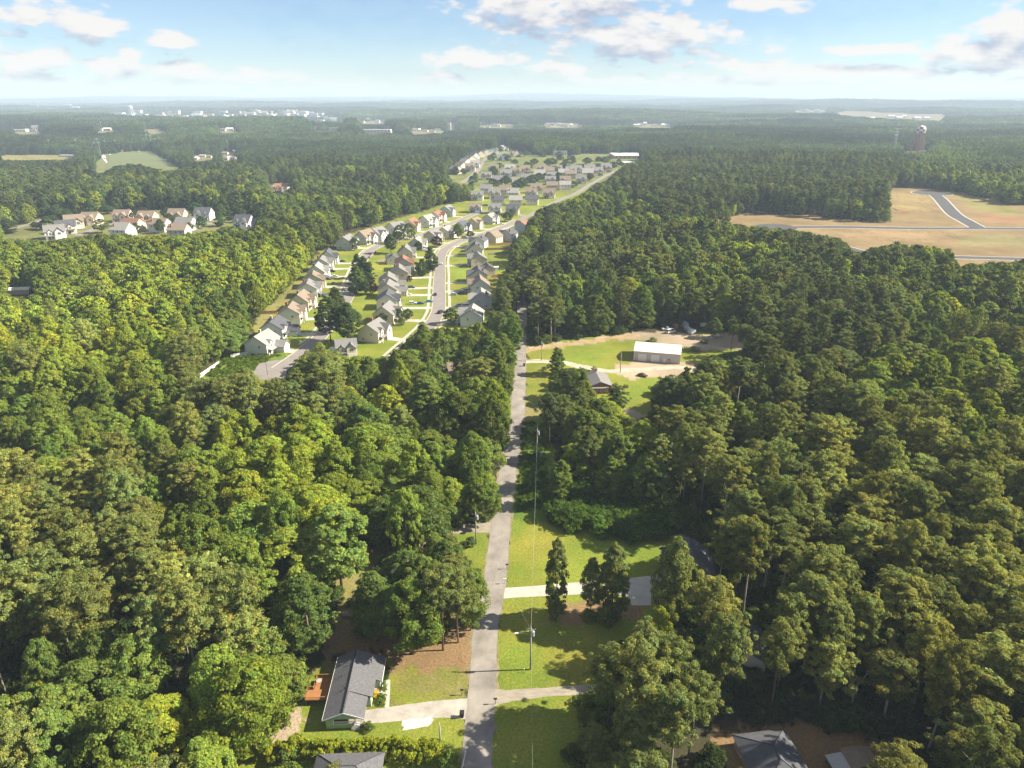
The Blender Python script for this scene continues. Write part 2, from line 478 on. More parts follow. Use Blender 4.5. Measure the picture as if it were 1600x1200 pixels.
COVER = [
    (SUB1, C_LAWN, 1), (SUB2, (0.115, 0.15, 0.04), 1),
    ([(400, 500), (470, 432), (480, 440), (440, 480), (400, 520)], C_DRY, 1),
    ([(300, 600), (345, 560), (390, 548), (470, 545), (450, 560), (400, 575), (392, 600), (400, 650), (320, 650)], C_WEED, 2),
    ([(-20, 385), (0, 358), (75, 336), (330, 322), (400, 335), (400, 362), (310, 368), (230, 374), (80, 388)], (0.135, 0.145, 0.05), 3),
    ([(-60, 255), (-60, 240), (95, 240), (110, 250), (60, 262)], C_DRY, 3),
    (FIELD, C_FIELD, 4),
    ([(1490, 305), (1560, 318), (1600, 330), (1590, 340), (1520, 325)], C_DRY, 4),
    ([(1404, 331), (1414, 329), (1422, 332), (1412, 334)], (0.25, 0.11, 0.06), 2), ([(1395, 300), (1440, 305), (1450, 330), (1400, 326)], (0.26, 0.20, 0.09), 8), ([(1530, 335), (1600, 338), (1600, 350), (1545, 348)], (0.25, 0.15, 0.08), 8),
    ([(1540, 366), (1600, 368), (1600, 385), (1480, 380)], (0.21, 0.19, 0.085), 8), ([(1300, 362), (1480, 364), (1470, 376), (1340, 374)], (0.26, 0.185, 0.10), 8),
    ([(130, 275), (150, 240), (235, 233), (300, 265), (290, 280), (200, 280)], C_TURF, 1),
    ([(1310, 172), (1480, 178), (1476, 190), (1400, 186), (1310, 180)], (0.19, 0.155, 0.085), 5),
    ([(1405, 236), (1450, 236), (1458, 243), (1418, 243)], C_DRY, 4),
    # right of the road
    ([(768, 1215), (772, 1090), (776, 985), (790, 900), (800, 790), (812, 705), (817, 655), (850, 640), (866, 700), (868, 800), (1000, 815), (1070, 840),
      (1075, 960), (1040, 1000), (1010, 1090), (960, 1215)], C_LAWN, 0.7),
    ([(800, 810), (812, 700), (818, 650), (852, 655), (864, 760), (866, 815)], C_WEED, 0.8),
    ([(866, 945), (960, 937), (1012, 947), (1012, 968), (940, 972), (866, 972)], C_STRAW, 1.2),
    ([(1120, 1150), (1190, 1125), (1330, 1130), (1400, 1160), (1400, 1215), (1110, 1215)], C_STRAW, 1.5),
    # left of the road, lower yard
    ([(300, 1215), (430, 1150), (470, 1085), (495, 1040), (610, 1025), (733, 1030), (733, 1085), (726, 1215)], C_LAWN, 0.8),
    ([(400, 1150), (450, 1120), (480, 1090), (475, 1120), (450, 1150)], C_DIRT, 1.2),
    ([(505, 1045), (515, 960), (530, 900), (560, 870), (640, 880), (752, 960), (740, 1050), (690, 1055), (655, 1042), (615, 1050), (605, 1020), (520, 1025)], C_STRAW, 1.2),
    ([(610, 1048), (650, 1048), (735, 1052), (733, 1095), (605, 1105)], (0.165, 0.175, 0.045), 1.4),
    ([(640, 1060), (700, 1058), (728, 1070), (700, 1080), (650, 1075)], C_DRY, 2.0),
    ([(605, 1075), (650, 1078), (640, 1100), (605, 1106)], C_LAWN, 1.2),
    ([(515, 895), (545, 860), (600, 850), (580, 900), (565, 945), (540, 960), (530, 985), (518, 985)], C_DRY, 1.0),
    ([(640, 880), (690, 830), (770, 815), (757, 905), (700, 910)], C_LAWN, 0.8),
    ([(645, 852), (655, 840), (675, 838), (678, 848), (660, 855)], C_DIRT, 0.6),
    ([(560, 880), (600, 850), (640, 850), (640, 875), (600, 890)], C_STRAW, 1.0),
    # the workshop clearing
    ([(818, 590), (822, 545), (870, 528), (990, 520), (1160, 520), (1160, 560), (1100, 590), (1060, 660), (1040, 680), (850, 655), (822, 640)], C_LAWN, 1.2),
    ([(826, 548), (830, 541), (900, 534), (960, 523), (990, 519), (1100, 522), (1165, 518), (1165, 545), (1105, 548), (1062, 540), (1000, 531), (962, 531), (920, 537), (880, 542)], C_DIRT, 1.6),
    ([(950, 578), (990, 563), (1062, 565), (1095, 572), (1085, 592), (1010, 590), (985, 594)], C_DIRT, 1.2),
    ([(818, 632), (852, 628), (854, 652), (816, 654)], C_DRY, 0.8),
    ([(960, 645), (985, 638), (1012, 650), (1000, 660), (965, 656)], C_DIRT, 1.2),
    ([(670, 590), (690, 580), (735, 590), (720, 605), (680, 608)], C_STRAW, 0.8),
]
CLEAR = [[(222, 203), (250, 200), (262, 207), (235, 211)], [(20, 204), (66, 202), (70, 209), (24, 211)], [(150, 203), (190, 201), (192, 206), (150, 208)], [(745, 196), (800, 194), (806, 199), (750, 201)], [(850, 193), (905, 192), (912, 199), (852, 200)],
         [(990, 194), (1050, 194), (1056, 200), (995, 201)], [(560, 190), (600, 188), (604, 193), (562, 194)], [(1240, 172), (1290, 171), (1292, 175), (1242, 176)], [(640, 204), (690, 202), (694, 208), (645, 210)], [(340, 203), (372, 201), (376, 207), (344, 209)],
         [(345, 238), (368, 235), (372, 250), (350, 252)], [(420, 288), (452, 285), (455, 300), (425, 302)], [(0, 196), (30, 195), (30, 199), (0, 200)], [(300, 243), (330, 240), (335, 250), (305, 252)]]
for poly in CLEAR:
    COVER.append((poly, (0.17, 0.155, 0.075), 6))
# patches the picture shows uncovered: no crown may stand in front of them
OPEN = [
    [(300, 596), (345, 560), (385, 548), (400, 500), (420, 480), (462, 440), (500, 395), (530, 385), (528, 370), (610, 345), (690, 320), (735, 316),
     (740, 298), (765, 292), (862, 292), (880, 275), (940, 252), (990, 240), (1005, 250), (965, 262), (935, 285), (900, 308), (845, 325), (824, 345), (818, 365),
     (800, 378), (790, 420), (775, 450), (768, 490), (758, 504), (720, 512), (692, 511), (655, 513), (634, 534), (614, 553), (560, 556), (525, 556), (500, 532), (480, 550),
     (462, 562), (442, 588), (400, 600), (396, 578), (350, 590)],
    [(700, 286), (700, 270), (715, 257), (745, 237), (790, 228), (812, 235), (850, 243), (935, 240), (1005, 240), (970, 262), (945, 285), (880, 295)],
    [(0, 362), (75, 340), (120, 338), (190, 329), (330, 327), (335, 340), (400, 336), (398, 358), (360, 354), (310, 364), (230, 368), (150, 365), (80, 376), (0, 372)],
    [(1092, 344), (1185, 334), (1392, 349), (1392, 294), (1440, 294), (1500, 301), (1610, 327), (1610, 406), (1500, 414), (1490, 388), (1440, 384), (1400, 378), (1335, 398), (1318, 374), (1270, 364), (1215, 356), (1150, 350)],
    [(145, 260), (160, 241), (235, 234), (285, 262), (270, 268), (235, 262), (215, 256), (180, 258), (165, 270), (150, 270)],
    [(0, 243), (95, 241), (135, 245), (100, 250), (0, 250)],
    
    [(565, 203), (615, 201), (617, 208), (570, 210)], [(485, 199), (528, 199), (530, 206), (490, 206)],
    [(1310, 173), (1478, 179), (1474, 189), (1400, 186), (1310, 180)],
    [(728, 1210), (740, 1050), (745, 985), (768, 880), (777, 790), (795, 712), (806, 650), (803, 615), (808, 566), (826, 562), (822, 600), (822, 640), (848, 652), (850, 690), (856, 790), (872, 820),
     (935, 822), (970, 845), (985, 905), (1016, 908), (1018, 946), (995, 985), (940, 1002), (916, 1040), (914, 1076), (890, 1095), (885, 1140), (872, 1210)],
    [(330, 1210), (452, 1140), (478, 1100), (484, 1042), (522, 1012), (600, 1014), (612, 1028), (660, 1034), (700, 1024), (745, 1000), (728, 1210)],
    [(530, 880), (560, 855), (596, 852), (580, 880), (566, 930), (545, 962), (545, 1000), (525, 1000), (520, 985), (545, 920)],
    [(706, 828), (740, 817), (772, 812), (764, 860), (757, 880), (738, 870), (722, 842)],
    [(640, 850), (660, 838), (680, 838), (675, 852)],
    [(818, 560), (824, 546), (870, 534), (960, 524), (1030, 510), (1110, 508), (1160, 520), (1158, 545), (1085, 562), (1090, 582), (1072, 588), (1020, 592), (1015, 640), (1005, 655), (975, 650),
     (985, 600), (955, 590), (945, 572), (905, 574), (872, 576), (868, 562), (826, 578)],
    [(925, 580), (955, 580), (950, 622), (928, 622)], [(826, 580), (858, 585), (852, 650), (820, 640)],
    [(1142, 580), (1168, 572), (1172, 585), (1148, 590)],
    [(1070, 850), (1095, 900), (1082, 915), (1062, 870)], [(1142, 990), (1166, 980), (1160, 1020), (1140, 1030)],
    [(1150, 1168), (1180, 1140), (1330, 1140), (1372, 1170), (1372, 1210), (1150, 1210)],
    [(604, 622), (624, 622), (624, 634), (606, 634)],
    [(10, 456), (50, 450), (50, 464), (12, 466)], [(700, 190), (712, 190), (712, 204), (700, 204)],
    [(836, 386), (850, 378), (846, 392), (834, 402), (830, 400)],
]
SOFT = [(160, 186), (180, 176), (320, 175), (400, 176), (420, 173), (515, 173), (545, 184), (545, 204), (485, 205), (470, 190), (400, 193), (350, 190), (270, 192)]
OPEN += CLEAR
MW, MH = 1720, 1320                                   # raster of the picture with a margin of 60
# things that must show above the wood before them: outline and distance
OPEN_BEFORE = [([(1412, 238), (1418, 198), (1445, 198), (1452, 238)], 1800.0), ([(1388, 246), (1390, 205), (1403, 205), (1400, 246)], 1400.0), ([(194, 166), (218, 166), (218, 180), (194, 180)], 4200.0)]
gx, gy = np.meshgrid(np.arange(-60, MW - 60, 2) + 1.0, np.arange(-60, MH - 60, 2) + 1.0)
OPENMASK = np.zeros(gx.shape, bool)
for poly in OPEN:
    OPENMASK |= in_poly(gx, gy, poly)


def open_at(u, v):
    i = np.clip(((v + 60) / 2).astype(int), 0, OPENMASK.shape[0] - 1)
    j = np.clip(((u + 60) / 2).astype(int), 0, OPENMASK.shape[1] - 1)
    return OPENMASK[i, j]


# ------------------------------------------------------------------ ground sheet
def build_ground():
    rad = np.concatenate([[0.0, 20, 40], np.geomspace(60, 23500, 640)])
    front = np.linspace(-R(50), R(50), 660)
    back = np.linspace(R(50), 2 * math.pi - R(50), 60)[1:-1]
    ang = np.concatenate([front, back])
    nr, na = len(rad), len(ang)
    A, RR = np.meshgrid(ang, rad)
    X, Y = RR * np.sin(A), RR * np.cos(A)
    Z = terrain(X, Y)
    Z = Z + 0.25 * (vnoise(X / 9, Y / 9, 3) - 0.5) * 0            # yards stay level under roads and houses
    me = bpy.data.meshes.new('ground')
    v = np.stack([X, Y, Z], -1).reshape(-1, 3)
    idx = np.arange(nr * na).reshape(nr, na)
    nxt = np.roll(idx, -1, 1)
    f = np.stack([idx[:-1], idx[1:], nxt[1:], nxt[:-1]], -1).reshape(-1, 4)
    me.vertices.add(len(v)); me.vertices.foreach_set('co', v.ravel())
    me.loops.add(f.size); me.loops.foreach_set('vertex_index', f[:, ::-1].ravel().astype(np.int32))
    me.polygons.add(len(f))
    me.polygons.foreach_set('loop_start', np.arange(0, f.size, 4, dtype=np.int32))
    me.polygons.foreach_set('loop_total', np.full(len(f), 4, np.int32))
    me.update(calc_edges=True)
    # ragged borders: look the cover up at a slightly shifted place
    s = np.clip(RR / 400.0, 1, 8)
    col = np.zeros((nr, na, 3)); col[:] = C_LITTER
    far = sstep(2500, 6000, RR)[..., None]
    col = col * (1 - far) + np.array((0.035, 0.055, 0.026)) * far
    for k, (poly, c, jit) in enumerate(COVER):
        jit = jit * 1.3
        jx = (vnoise(X / 2.3, Y / 2.3, 10 + k) - 0.5 + 0.6 * (vnoise(X / 0.9, Y / 0.9, 50 + k) - 0.5)) * 2.4 * jit
        jy = (vnoise(X / 2.3, Y / 2.3, 90 + k) - 0.5 + 0.6 * (vnoise(X / 0.9, Y / 0.9, 130 + k) - 0.5)) * 2.4 * jit
        u, w = project(X + jx, Y + jy, Z)
        m = in_poly(u, w, poly) & (Y > 20)
        col[m] = c
    ca = me.attributes.new('cover', 'FLOAT_COLOR', 'POINT')
    ca.data.foreach_set('color', np.concatenate([col.reshape(-1, 3), np.ones((nr * na, 1))], 1).ravel().astype(np.float32))
    m = bpy.data.materials.new('ground_cover'); m.use_nodes = True
    nt = m.node_tree; N, L = nt.nodes.new, nt.links.new
    b = nt.nodes['Principled BSDF']; b.inputs['Roughness'].default_value = 0.95; b.inputs['Specular IOR Level'].default_value = 0.05
    at = N('ShaderNodeAttribute'); at.attribute_name = 'cover'
    tc = N('ShaderNodeTexCoord')

    def noise(sc, det, rough=0.6):
        n = N('ShaderNodeTexNoise'); n.inputs['Scale'].default_value = sc; n.inputs['Detail'].default_value = det
        n.inputs['Roughness'].default_value = rough
        L(tc.outputs['Object'], n.inputs['Vector']); return n.outputs[0]

    def rng(x, a, b_, c, d):
        r = N('ShaderNodeMapRange'); r.inputs['From Min'].default_value = a; r.inputs['From Max'].default_value = b_
        r.inputs['To Min'].default_value = c; r.inputs['To Max'].default_value = d; L(x, r.inputs['Value']); return r.outputs[0]

    # grass tufts, worn and dry areas
    fine = rng(noise(1.6, 6, 0.75), 0.3, 0.7, 0.6, 1.4)
    broad = rng(noise(0.018, 7, 0.7), 0.32, 0.68, 0.72, 1.28)
    fb = N('ShaderNodeMath'); fb.operation = 'MULTIPLY'; L(fine, fb.inputs[0]); L(broad, fb.inputs[1]); fine = fb.outputs[0]
    worn = rng(noise(0.045, 5), 0.42, 0.68, 0.0, 0.75)
    worn2 = rng(noise(0.22, 4), 0.50, 0.72, 0.0, 0.55)
    wmax = N('ShaderNodeMath'); wmax.operation = 'MAXIMUM'; L(worn, wmax.inputs[0]); L(worn2, wmax.inputs[1])
    dry = N('ShaderNodeVectorMath'); dry.operation = 'MULTIPLY'; dry.inputs[1].default_value = (1.75, 1.12, 1.5)
    L(at.outputs['Color'], dry.inputs[0])
    mx = N('ShaderNodeMix'); mx.data_type = 'RGBA'
    sc_ = N('ShaderNodeSeparateColor'); L(at.outputs['Color'], sc_.inputs[0])
    gr = N('ShaderNodeMath'); gr.operation = 'SUBTRACT'; L(sc_.outputs[1], gr.inputs[0]); L(sc_.outputs[0], gr.inputs[1])
    gm = N('ShaderNodeMath'); gm.operation = 'MULTIPLY_ADD'; gm.use_clamp = True; L(gr.outputs[0], gm.inputs[0]); gm.inputs[1].default_value = 25.0; gm.inputs[2].default_value = 0.12
    wf = N('ShaderNodeMath'); wf.operation = 'MULTIPLY'; L(wmax.outputs[0], wf.inputs[0]); L(gm.outputs[0], wf.inputs[1])
    L(wf.outputs[0], mx.inputs['Factor']); L(at.outputs['Color'], mx.inputs['A']); L(dry.outputs[0], mx.inputs['B'])
    mu = N('ShaderNodeVectorMath'); mu.operation = 'SCALE'
    L(mx.outputs['Result'], mu.inputs[0]); L(fine, mu.inputs['Scale'])
    L(mu.outputs[0], b.inputs['Base Color'])
    bp = N('ShaderNodeBump'); bp.inputs['Strength'].default_value = 0.7; bp.inputs['Distance'].default_value = 0.25
    L(noise(2.2, 5, 0.7), bp.inputs['Height']); L(bp.outputs[0], b.inputs['Normal'])
    me.materials.append(m)
    o = bpy.data.objects.new('ground', me); COL.objects.link(o)
    tag(o, kind='structure', label='ground of lawns, bare earth and forest floor')


build_ground()


# ------------------------------------------------------------------ roads
def catmull(pts, step=4.0):
    p = [np.array(q, float) for q in pts]
    p = [2 * p[0] - p[1]] + p + [2 * p[-1] - p[-2]]
    out = []
    for i in range(1, len(p) - 2):
        n = max(2, int(np.linalg.norm(p[i + 1] - p[i]) / step))
        for k in range(n):
            t = k / n
            out.append(0.5 * ((2 * p[i]) + (-p[i - 1] + p[i + 1]) * t + (2 * p[i - 1] - 5 * p[i] + 4 * p[i + 1] - p[i + 2]) * t * t
                              + (-p[i - 1] + 3 * p[i] - 3 * p[i + 1] + p[i + 2]) * t ** 3))
    out.append(p[-2])
    return np.array(out)


def offset(line, d):
    t = np.gradient(line, axis=0)
    t /= np.linalg.norm(t, axis=1)[:, None] + 1e-9
    return line + np.stack([t[:, 1], -t[:, 0]], 1) * d


def ribbon(name, line, width, mat, z, label=None, kind='structure', thick=0.0, rag=0.0):
    """a strip along a ground line; rag roughens its edges"""
    mb = MB()
    if rag:
        n = np.array([(random.random() - 0.5) for _ in line]) * rag
        n2 = np.array([(random.random() - 0.5) for _ in line]) * rag
    else:
        n = n2 = np.zeros(len(line))
    a = np.stack([offset(line, 0)[:, 0], offset(line, 0)[:, 1]], 1)
    t = np.gradient(line, axis=0); t /= np.linalg.norm(t, axis=1)[:, None] + 1e-9
    nrm = np.stack([t[:, 1], -t[:, 0]], 1)
    l = line - nrm * (width / 2 + n)[:, None]
    r = line + nrm * (width / 2 + n2)[:, None]
    zl, zr = terrain(l[:, 0], l[:, 1]) + z, terrain(r[:, 0], r[:, 1]) + z
    for i in range(len(line)):
        mb.v += [(l[i, 0], l[i, 1], zl[i]), (r[i, 0], r[i, 1], zr[i])]
    for i in range(len(line) - 1):
        mb.f.append((2 * i, 2 * i + 1, 2 * i + 3, 2 * i + 2)); mb.m.append(0)
    o = mb.obj(name, mat)
    if thick:
        md = o.modifiers.new('s', 'SOLIDIFY'); md.thickness = thick; md.offset = -1
    return tag(o, kind=kind, label=label)


def patch(name, pix, mat, z, label=None, jit=0.0, world=None):
    """a paved or strewn area with the given outline"""
    pts = [G(u, v) for u, v in pix] if world is None else [np.array(q) for q in world]
    out = []
    for i in range(len(pts)):
        a, b = pts[i], pts[(i + 1) % len(pts)]
        n = max(1, int(np.linalg.norm(b - a) / 0.7)) if jit else 1
        for k in range(n):
            out.append(a + (b - a) * k / n + np.array([random.uniform(-jit, jit), random.uniform(-jit, jit)]))
    mb = MB()
    mb.face([(q[0], q[1], float(terrain(q[0], q[1])) + z) for q in out])
    me = mb.mesh(name)
    bm = bmesh.new(); bm.from_mesh(me); bmesh.ops.triangulate(bm, faces=bm.faces)
    for f in bm.faces:
        if f.normal.z < 0: f.normal_flip()
    bm.to_mesh(me); bm.free()
    o = link(name, me, None, mat)
    return tag(o, kind='structure', label=label)


def disc(name, c, r, mat, z, label=None):
    return patch(name, None, mat, z, label, world=[(c[0] + r * math.cos(a), c[1] + r * math.sin(a)) for a in np.linspace(0, 2 * math.pi, 33)[:-1]])


def pline(pix, step=4.0):
    return catmull([G(u, v) for u, v in pix], step)


MAIN = pline([(742, 1260), (744, 1200), (755, 1048), (759, 985), (774, 900), (786, 786), (799, 705), (808, 655), (810, 620), (812, 580), (813, 540), (815, 500),
              (817, 450), (823, 418), (836, 393), (846, 380), (858, 360)], 2.5)
ribbon('road_shoulder', MAIN, 6.6, M['shoulder'], 0.006, 'worn gritty shoulder of the main road', rag=1.3)
ribbon('main_road', MAIN, 5.9, M['asphalt'], 0.02, 'worn two-lane asphalt road running away from the viewer', rag=0.22)
STREET_A = pline([(436, 576), (462, 558), (481, 543), (500, 526), (520, 500), (542, 466), (549, 445), (558, 423), (566, 408), (577, 393), (592, 384), (612, 378), (640, 371), (661, 366), (675, 360), (697, 352),
                  (716, 345), (735, 337), (752, 331)])
STREET_B = pline([(600, 578), (625, 552), (652, 528), (672, 508), (684, 488), (686, 470), (686, 450), (687, 430), (687, 410), (689, 400), (695, 390), (711, 380), (731, 373), (760, 364), (785, 355), (807, 346), (827, 337),
                  (850, 325), (873, 313), (900, 302), (918, 291), (948, 274), (975, 262)])
STREET_C = pline([(722, 286), (741, 272), (748, 264), (757, 250), (775, 242), (800, 238), (830, 240), (900, 243), (960, 244)], 8)
STREET_D = pline([(735, 337), (752, 331), (780, 330), (800, 333), (822, 338)])
STREET_E = pline([(-40, 372), (0, 362), (40, 352), (79, 339), (100, 330)], 8)
STREET_F = pline([(120, 368), (180, 348), (230, 346), (300, 346), (334, 350), (352, 348)], 8)
ribbon('left_street', STREET_A, 7.6, M['street'], 0.02, 'pale asphalt street of the left house rows')
disc('cul_de_sac', G(434, 577), 13.5, M['street'], 0.024, 'round turning circle at the near end of the left street')
ribbon('middle_street', STREET_B, 7.8, M['street'], 0.02, 'pale asphalt street between the two near house rows')
ribbon('far_street', STREET_C, 9, M['street'], 0.25, 'street of the far house rows')
ribbon('cross_street', STREET_D, 8, M['street'], 0.014, 'short street joining the two house streets')
ribbon('west_street', STREET_E, 8, M['street'], 0.05, 'street at the left edge')
ribbon('west_court', STREET_F, 8, M['street'], 0.05, 'street among the houses at the left')
SB = STREET_B[(np.hypot(STREET_B[:, 0], STREET_B[:, 1]) > 300) & (np.hypot(STREET_B[:, 0], STREET_B[:, 1]) < 760)]
for d in (-6.6, 6.6):
    ribbon('sidewalk', offset(SB, d), 1.7, M['bright_concrete'], 0.06, 'pale sidewalk along the middle street')
    ribbon('kerb', offset(SB, math.copysign(4.15, d)), 0.5, M['bright_concrete'], 0.12, 'concrete kerb of the middle street', thick=0.14)
SA = STREET_A[(np.hypot(STREET_A[:, 0], STREET_A[:, 1]) > 365) & (np.hypot(STREET_A[:, 0], STREET_A[:, 1]) < 640)]
ribbon('sidewalk', offset(SA, -6.2), 1.7, M['bright_concrete'], 0.06, 'pale sidewalk along the left street')
for d in (-4.05, 4.05):
    ribbon('kerb', offset(STREET_A, d), 0.5, M['bright_concrete'], 0.12, 'concrete kerb of the left street', thick=0.14)
# driveways and yards near the viewer
patch('driveway', [(732, 1091), (690, 1094), (640, 1100), (600, 1106), (566, 1110), (566, 1131), (600, 1129), (650, 1124), (690, 1121), (732, 1124)], M['concrete'], 0.012, 'pale concrete driveway of the green house', jit=0.06)
patch('garden_path', [(603, 1062), (610, 1062), (608, 1105), (601, 1106)], M['bright_concrete'], 0.016, 'straight concrete path in front of the green house')
patch('rock_patch', [(629, 1127), (645, 1124), (677, 1120), (679, 1126), (670, 1134), (650, 1139), (630, 1143)], M['white_rock'], 0.03, 'spread of white rock beside the driveway', jit=0.28)
patch('driveway', [(770, 1076), (790, 1078), (860, 1074), (960, 1066), (1010, 1064), (1010, 1080), (960, 1083), (860, 1088), (800, 1096), (782, 1100), (770, 1106)], M['old_concrete'], 0.012, 'weathered driveway right of the road', jit=0.08)
patch('driveway', [(781, 919), (800, 918), (855, 914), (900, 910), (960, 904), (985, 903), (1060, 895), (1110, 905), (1090, 925), (1018, 922), (1017, 946), (987, 946), (984, 935), (960, 926), (900, 929), (855, 931), (800, 934), (781, 936)],
      M['bright_concrete'], 0.012, 'white concrete driveway with a turning pad', jit=0.03)
patch('driveway', [(700, 832), (715, 822), (740, 819), (770, 815), (767, 832), (740, 832), (715, 834)], M['old_concrete'], 0.012, 'short driveway left of the road', jit=0.08)
ribbon('gravel_lane', pline([(816, 566), (840, 564), (880, 567), (915, 574), (950, 580), (985, 578), (1020, 576), (1060, 574), (1100, 580)], 3), 5.0, M['gravel'], 0.012, 'pale gravel lane to the workshop', rag=1.0)
ribbon('dirt_track', pline([(817, 551), (840, 545), (880, 539), (930, 533), (960, 527), (1000, 524)], 3), 3.2, M['dirt'], 0.010, 'dirt track along the wood', rag=1.0)
# roads of the bare building land
FR1 = pline([(1460, 304), (1470, 312), (1490, 334), (1510, 346), (1530, 357)], 6)
FR2 = pline([(1195, 355), (1240, 355), (1330, 355), (1430, 357), (1530, 357), (1640, 358)], 10)
FR3 = pline([(1210, 357), (1260, 374), (1310, 384), (1360, 396), (1430, 400), (1640, 406)], 10)
for k_, (ln, w) in enumerate(((FR1, 14), (FR2, 12), (FR3, 11))):
    ribbon('kerb', ln, w + 3.4, M['bright_concrete'], 0.05 + 0.006 * k_, 'pale kerb of the building land road')
    ribbon('land_road', ln, w, M['new_asphalt'], 0.09 + 0.006 * k_, 'new dark road on the bare building land')
disc('turning_circle', G(1456, 302), 26, M['bright_concrete'], 0.075, 'pale kerb of the turning circle')
disc('turning_circle', G(1456, 302), 24, M['new_asphalt'], 0.13, 'dark turning circle on the bare building land')
disc('turning_circle', G(1212, 355), 20, M['new_asphalt'], 0.13, 'dark turning circle at the wood edge of the building land')

# ------------------------------------------------------------------ tree shapes
def quad_mesh(name, co, var, mat):
    """co: (n,4,3) leaf quads; var: (n,3) colour factor of each leaf"""
    n = len(co)
    me = bpy.data.meshes.new(name)
    me.vertices.add(n * 4); me.vertices.foreach_set('co', co.reshape(-1).astype(np.float32))
    me.loops.add(n * 4); me.loops.foreach_set('vertex_index', np.arange(n * 4, dtype=np.int32))
    me.polygons.add(n)
    me.polygons.foreach_set('loop_start', np.arange(0, n * 4, 4, dtype=np.int32))
    me.polygons.foreach_set('loop_total', np.full(n, 4, np.int32))
    me.update(calc_edges=True)
    a = me.attributes.new('leafvar', 'FLOAT_COLOR', 'POINT')
    c = np.repeat(np.concatenate([var, np.ones((n, 1))], 1), 4, 0)
    a.data.foreach_set('color', c.ravel().astype(np.float32))
    me.materials.append(mat)
    return me


def leaves(rng, cen, rad, per, size, aspect=1.0, jitter=0.7, updir=0.25, out=None):
    """leaf quads on the shells of many small clumps: cen (k,3), rad (k,3), per leaves each"""
    k = len(cen)
    C = np.repeat(cen, per, 0); RD = np.repeat(rad, per, 0)
    n = k * per
    d = rng.normal(size=(n, 3)); d /= np.linalg.norm(d, axis=1)[:, None]
    d[:, 2] = np.where(d[:, 2] < -0.35, -d[:, 2], d[:, 2])            # undersides stay thin
    sh = 0.55 + 0.5 * rng.random((n, 1)) ** 0.6
    P = C + d * RD * sh
    nr = d * (0.65 if out is not None else 1.0) + rng.normal(size=(n, 3)) * jitter; nr[:, 2] += updir
    if out is not None:
        nr += np.repeat(out, per, 0) * 0.6
    nr /= np.linalg.norm(nr, axis=1)[:, None]
    t = np.cross(nr, rng.normal(size=(n, 3))); t /= np.linalg.norm(t, axis=1)[:, None]
    b = np.cross(nr, t)
    s = size * (0.6 + 0.8 * rng.random((n, 1)))
    t = t * s; b = b * s * aspect
    bend = nr * s * 0.25
    co = np.stack([P - t - b * .35 - bend, P + t * .25 - b + bend * .3, P + t + b * .35 - bend, P - t * .25 + b + bend * .3], 1)
    cv = np.repeat(0.82 + 0.36 * rng.random((k, 1)), per, 0) * (0.62 + 0.76 * rng.random((n, 1)))
    hue = np.repeat(rng.normal(size=(k, 1)) * 0.07, per, 0)
    var = np.concatenate([cv * (1 + hue), cv, cv * (1 - hue)], 1)
    return co, var


def broad_shape(seed, H, Rr, leaf, per, nclump, low=0.28, lobes=22, form='dome'):
    """crown of billowing lobes set over a dome, egg or column; each lobe is a shell of leaf clumps"""
    rng = np.random.default_rng(seed)
    z0 = H * low
    hz = H - z0

    def prof(t):
        if form == 'column':
            return (0.62 + 0.38 * math.sin(t * 3.0 + 0.4)) * (1.0 if t < 0.82 else math.sqrt(max(0.02, 1 - ((t - 0.82) / 0.19) ** 2)))
        if form == 'egg':
            return math.sin(math.pi * min(1, t) ** 0.62) ** 0.72 if t < 1 else 0.02
        return max(0.1, (1 - abs((t - 0.36) / 0.66) ** 2.3)) ** 0.6 if t > 0.36 else max(0.3, 1 - ((0.36 - t) / 0.5) ** 2)
    l0 = min(0.55 * Rr, 0.98 * math.sqrt(2 * Rr * 0.8 * hz / lobes))
    lob = []
    squash = rng.uniform(0.82, 1.18)
    for i in range(lobes):
        t = ((i + 0.5) / lobes) ** 0.85
        a = i * 2.39996 + rng.normal() * 0.25
        lr = l0 * rng.uniform(0.8, 1.2) * (0.85 if t > 0.85 else 1)
        rad = max(0.0, Rr * prof(t) - lr * 0.75) * rng.uniform(0.75, 1.12)
        lob.append((math.cos(a) * rad * squash, math.sin(a) * rad / squash, z0 + t * (hz - lr) + lr * 0.3, lr))
    lob.append((rng.normal() * .1 * Rr, rng.normal() * .1 * Rr, H - 0.30 * Rr, 0.30 * Rr))
    w = np.array([l[3] ** 2 for l in lob]); w /= w.sum()
    which = rng.choice(len(lob), nclump, p=w)
    LB = np.array(lob)[which]
    out = LB[:, :3].copy(); out[:, 2] -= z0 + hz * 0.45
    out /= np.linalg.norm(out, axis=1)[:, None] + 1e-6
    d = rng.normal(size=(nclump, 3)) * 0.75 + out * 0.75
    d[:, 2] += 0.30
    d /= np.linalg.norm(d, axis=1)[:, None]
    cen = LB[:, :3] + d * LB[:, 3:4] * rng.uniform(0.8, 1.05, (nclump, 1))
    cr = LB[:, 3:4] * rng.uniform(0.34, 0.52, (nclump, 1))
    rad = np.concatenate([cr * 1.1, cr * 1.1, cr * 0.85], 1)
    oo = out * 0.6 + d * 0.7; oo /= np.linalg.norm(oo, axis=1)[:, None]
    co, var = leaves(rng, cen, rad, per, leaf, 0.8, 0.58, 0.15, oo)
    limbs = [((0, 0, 0), (rng.normal() * .15, rng.normal() * .15, z0 + hz * .2), (rng.normal() * .3, rng.normal() * .3, z0 + hz * 0.8))]
    for l in lob[2:14:2]:
        zb = z0 + (l[2] - z0) * rng.uniform(0.1, 0.4)
        limbs.append(((0, 0, zb), (l[0] * .5, l[1] * .5, zb + (l[2] - zb) * .45), (l[0] * .9, l[1] * .9, l[2])))
    return co, var, limbs


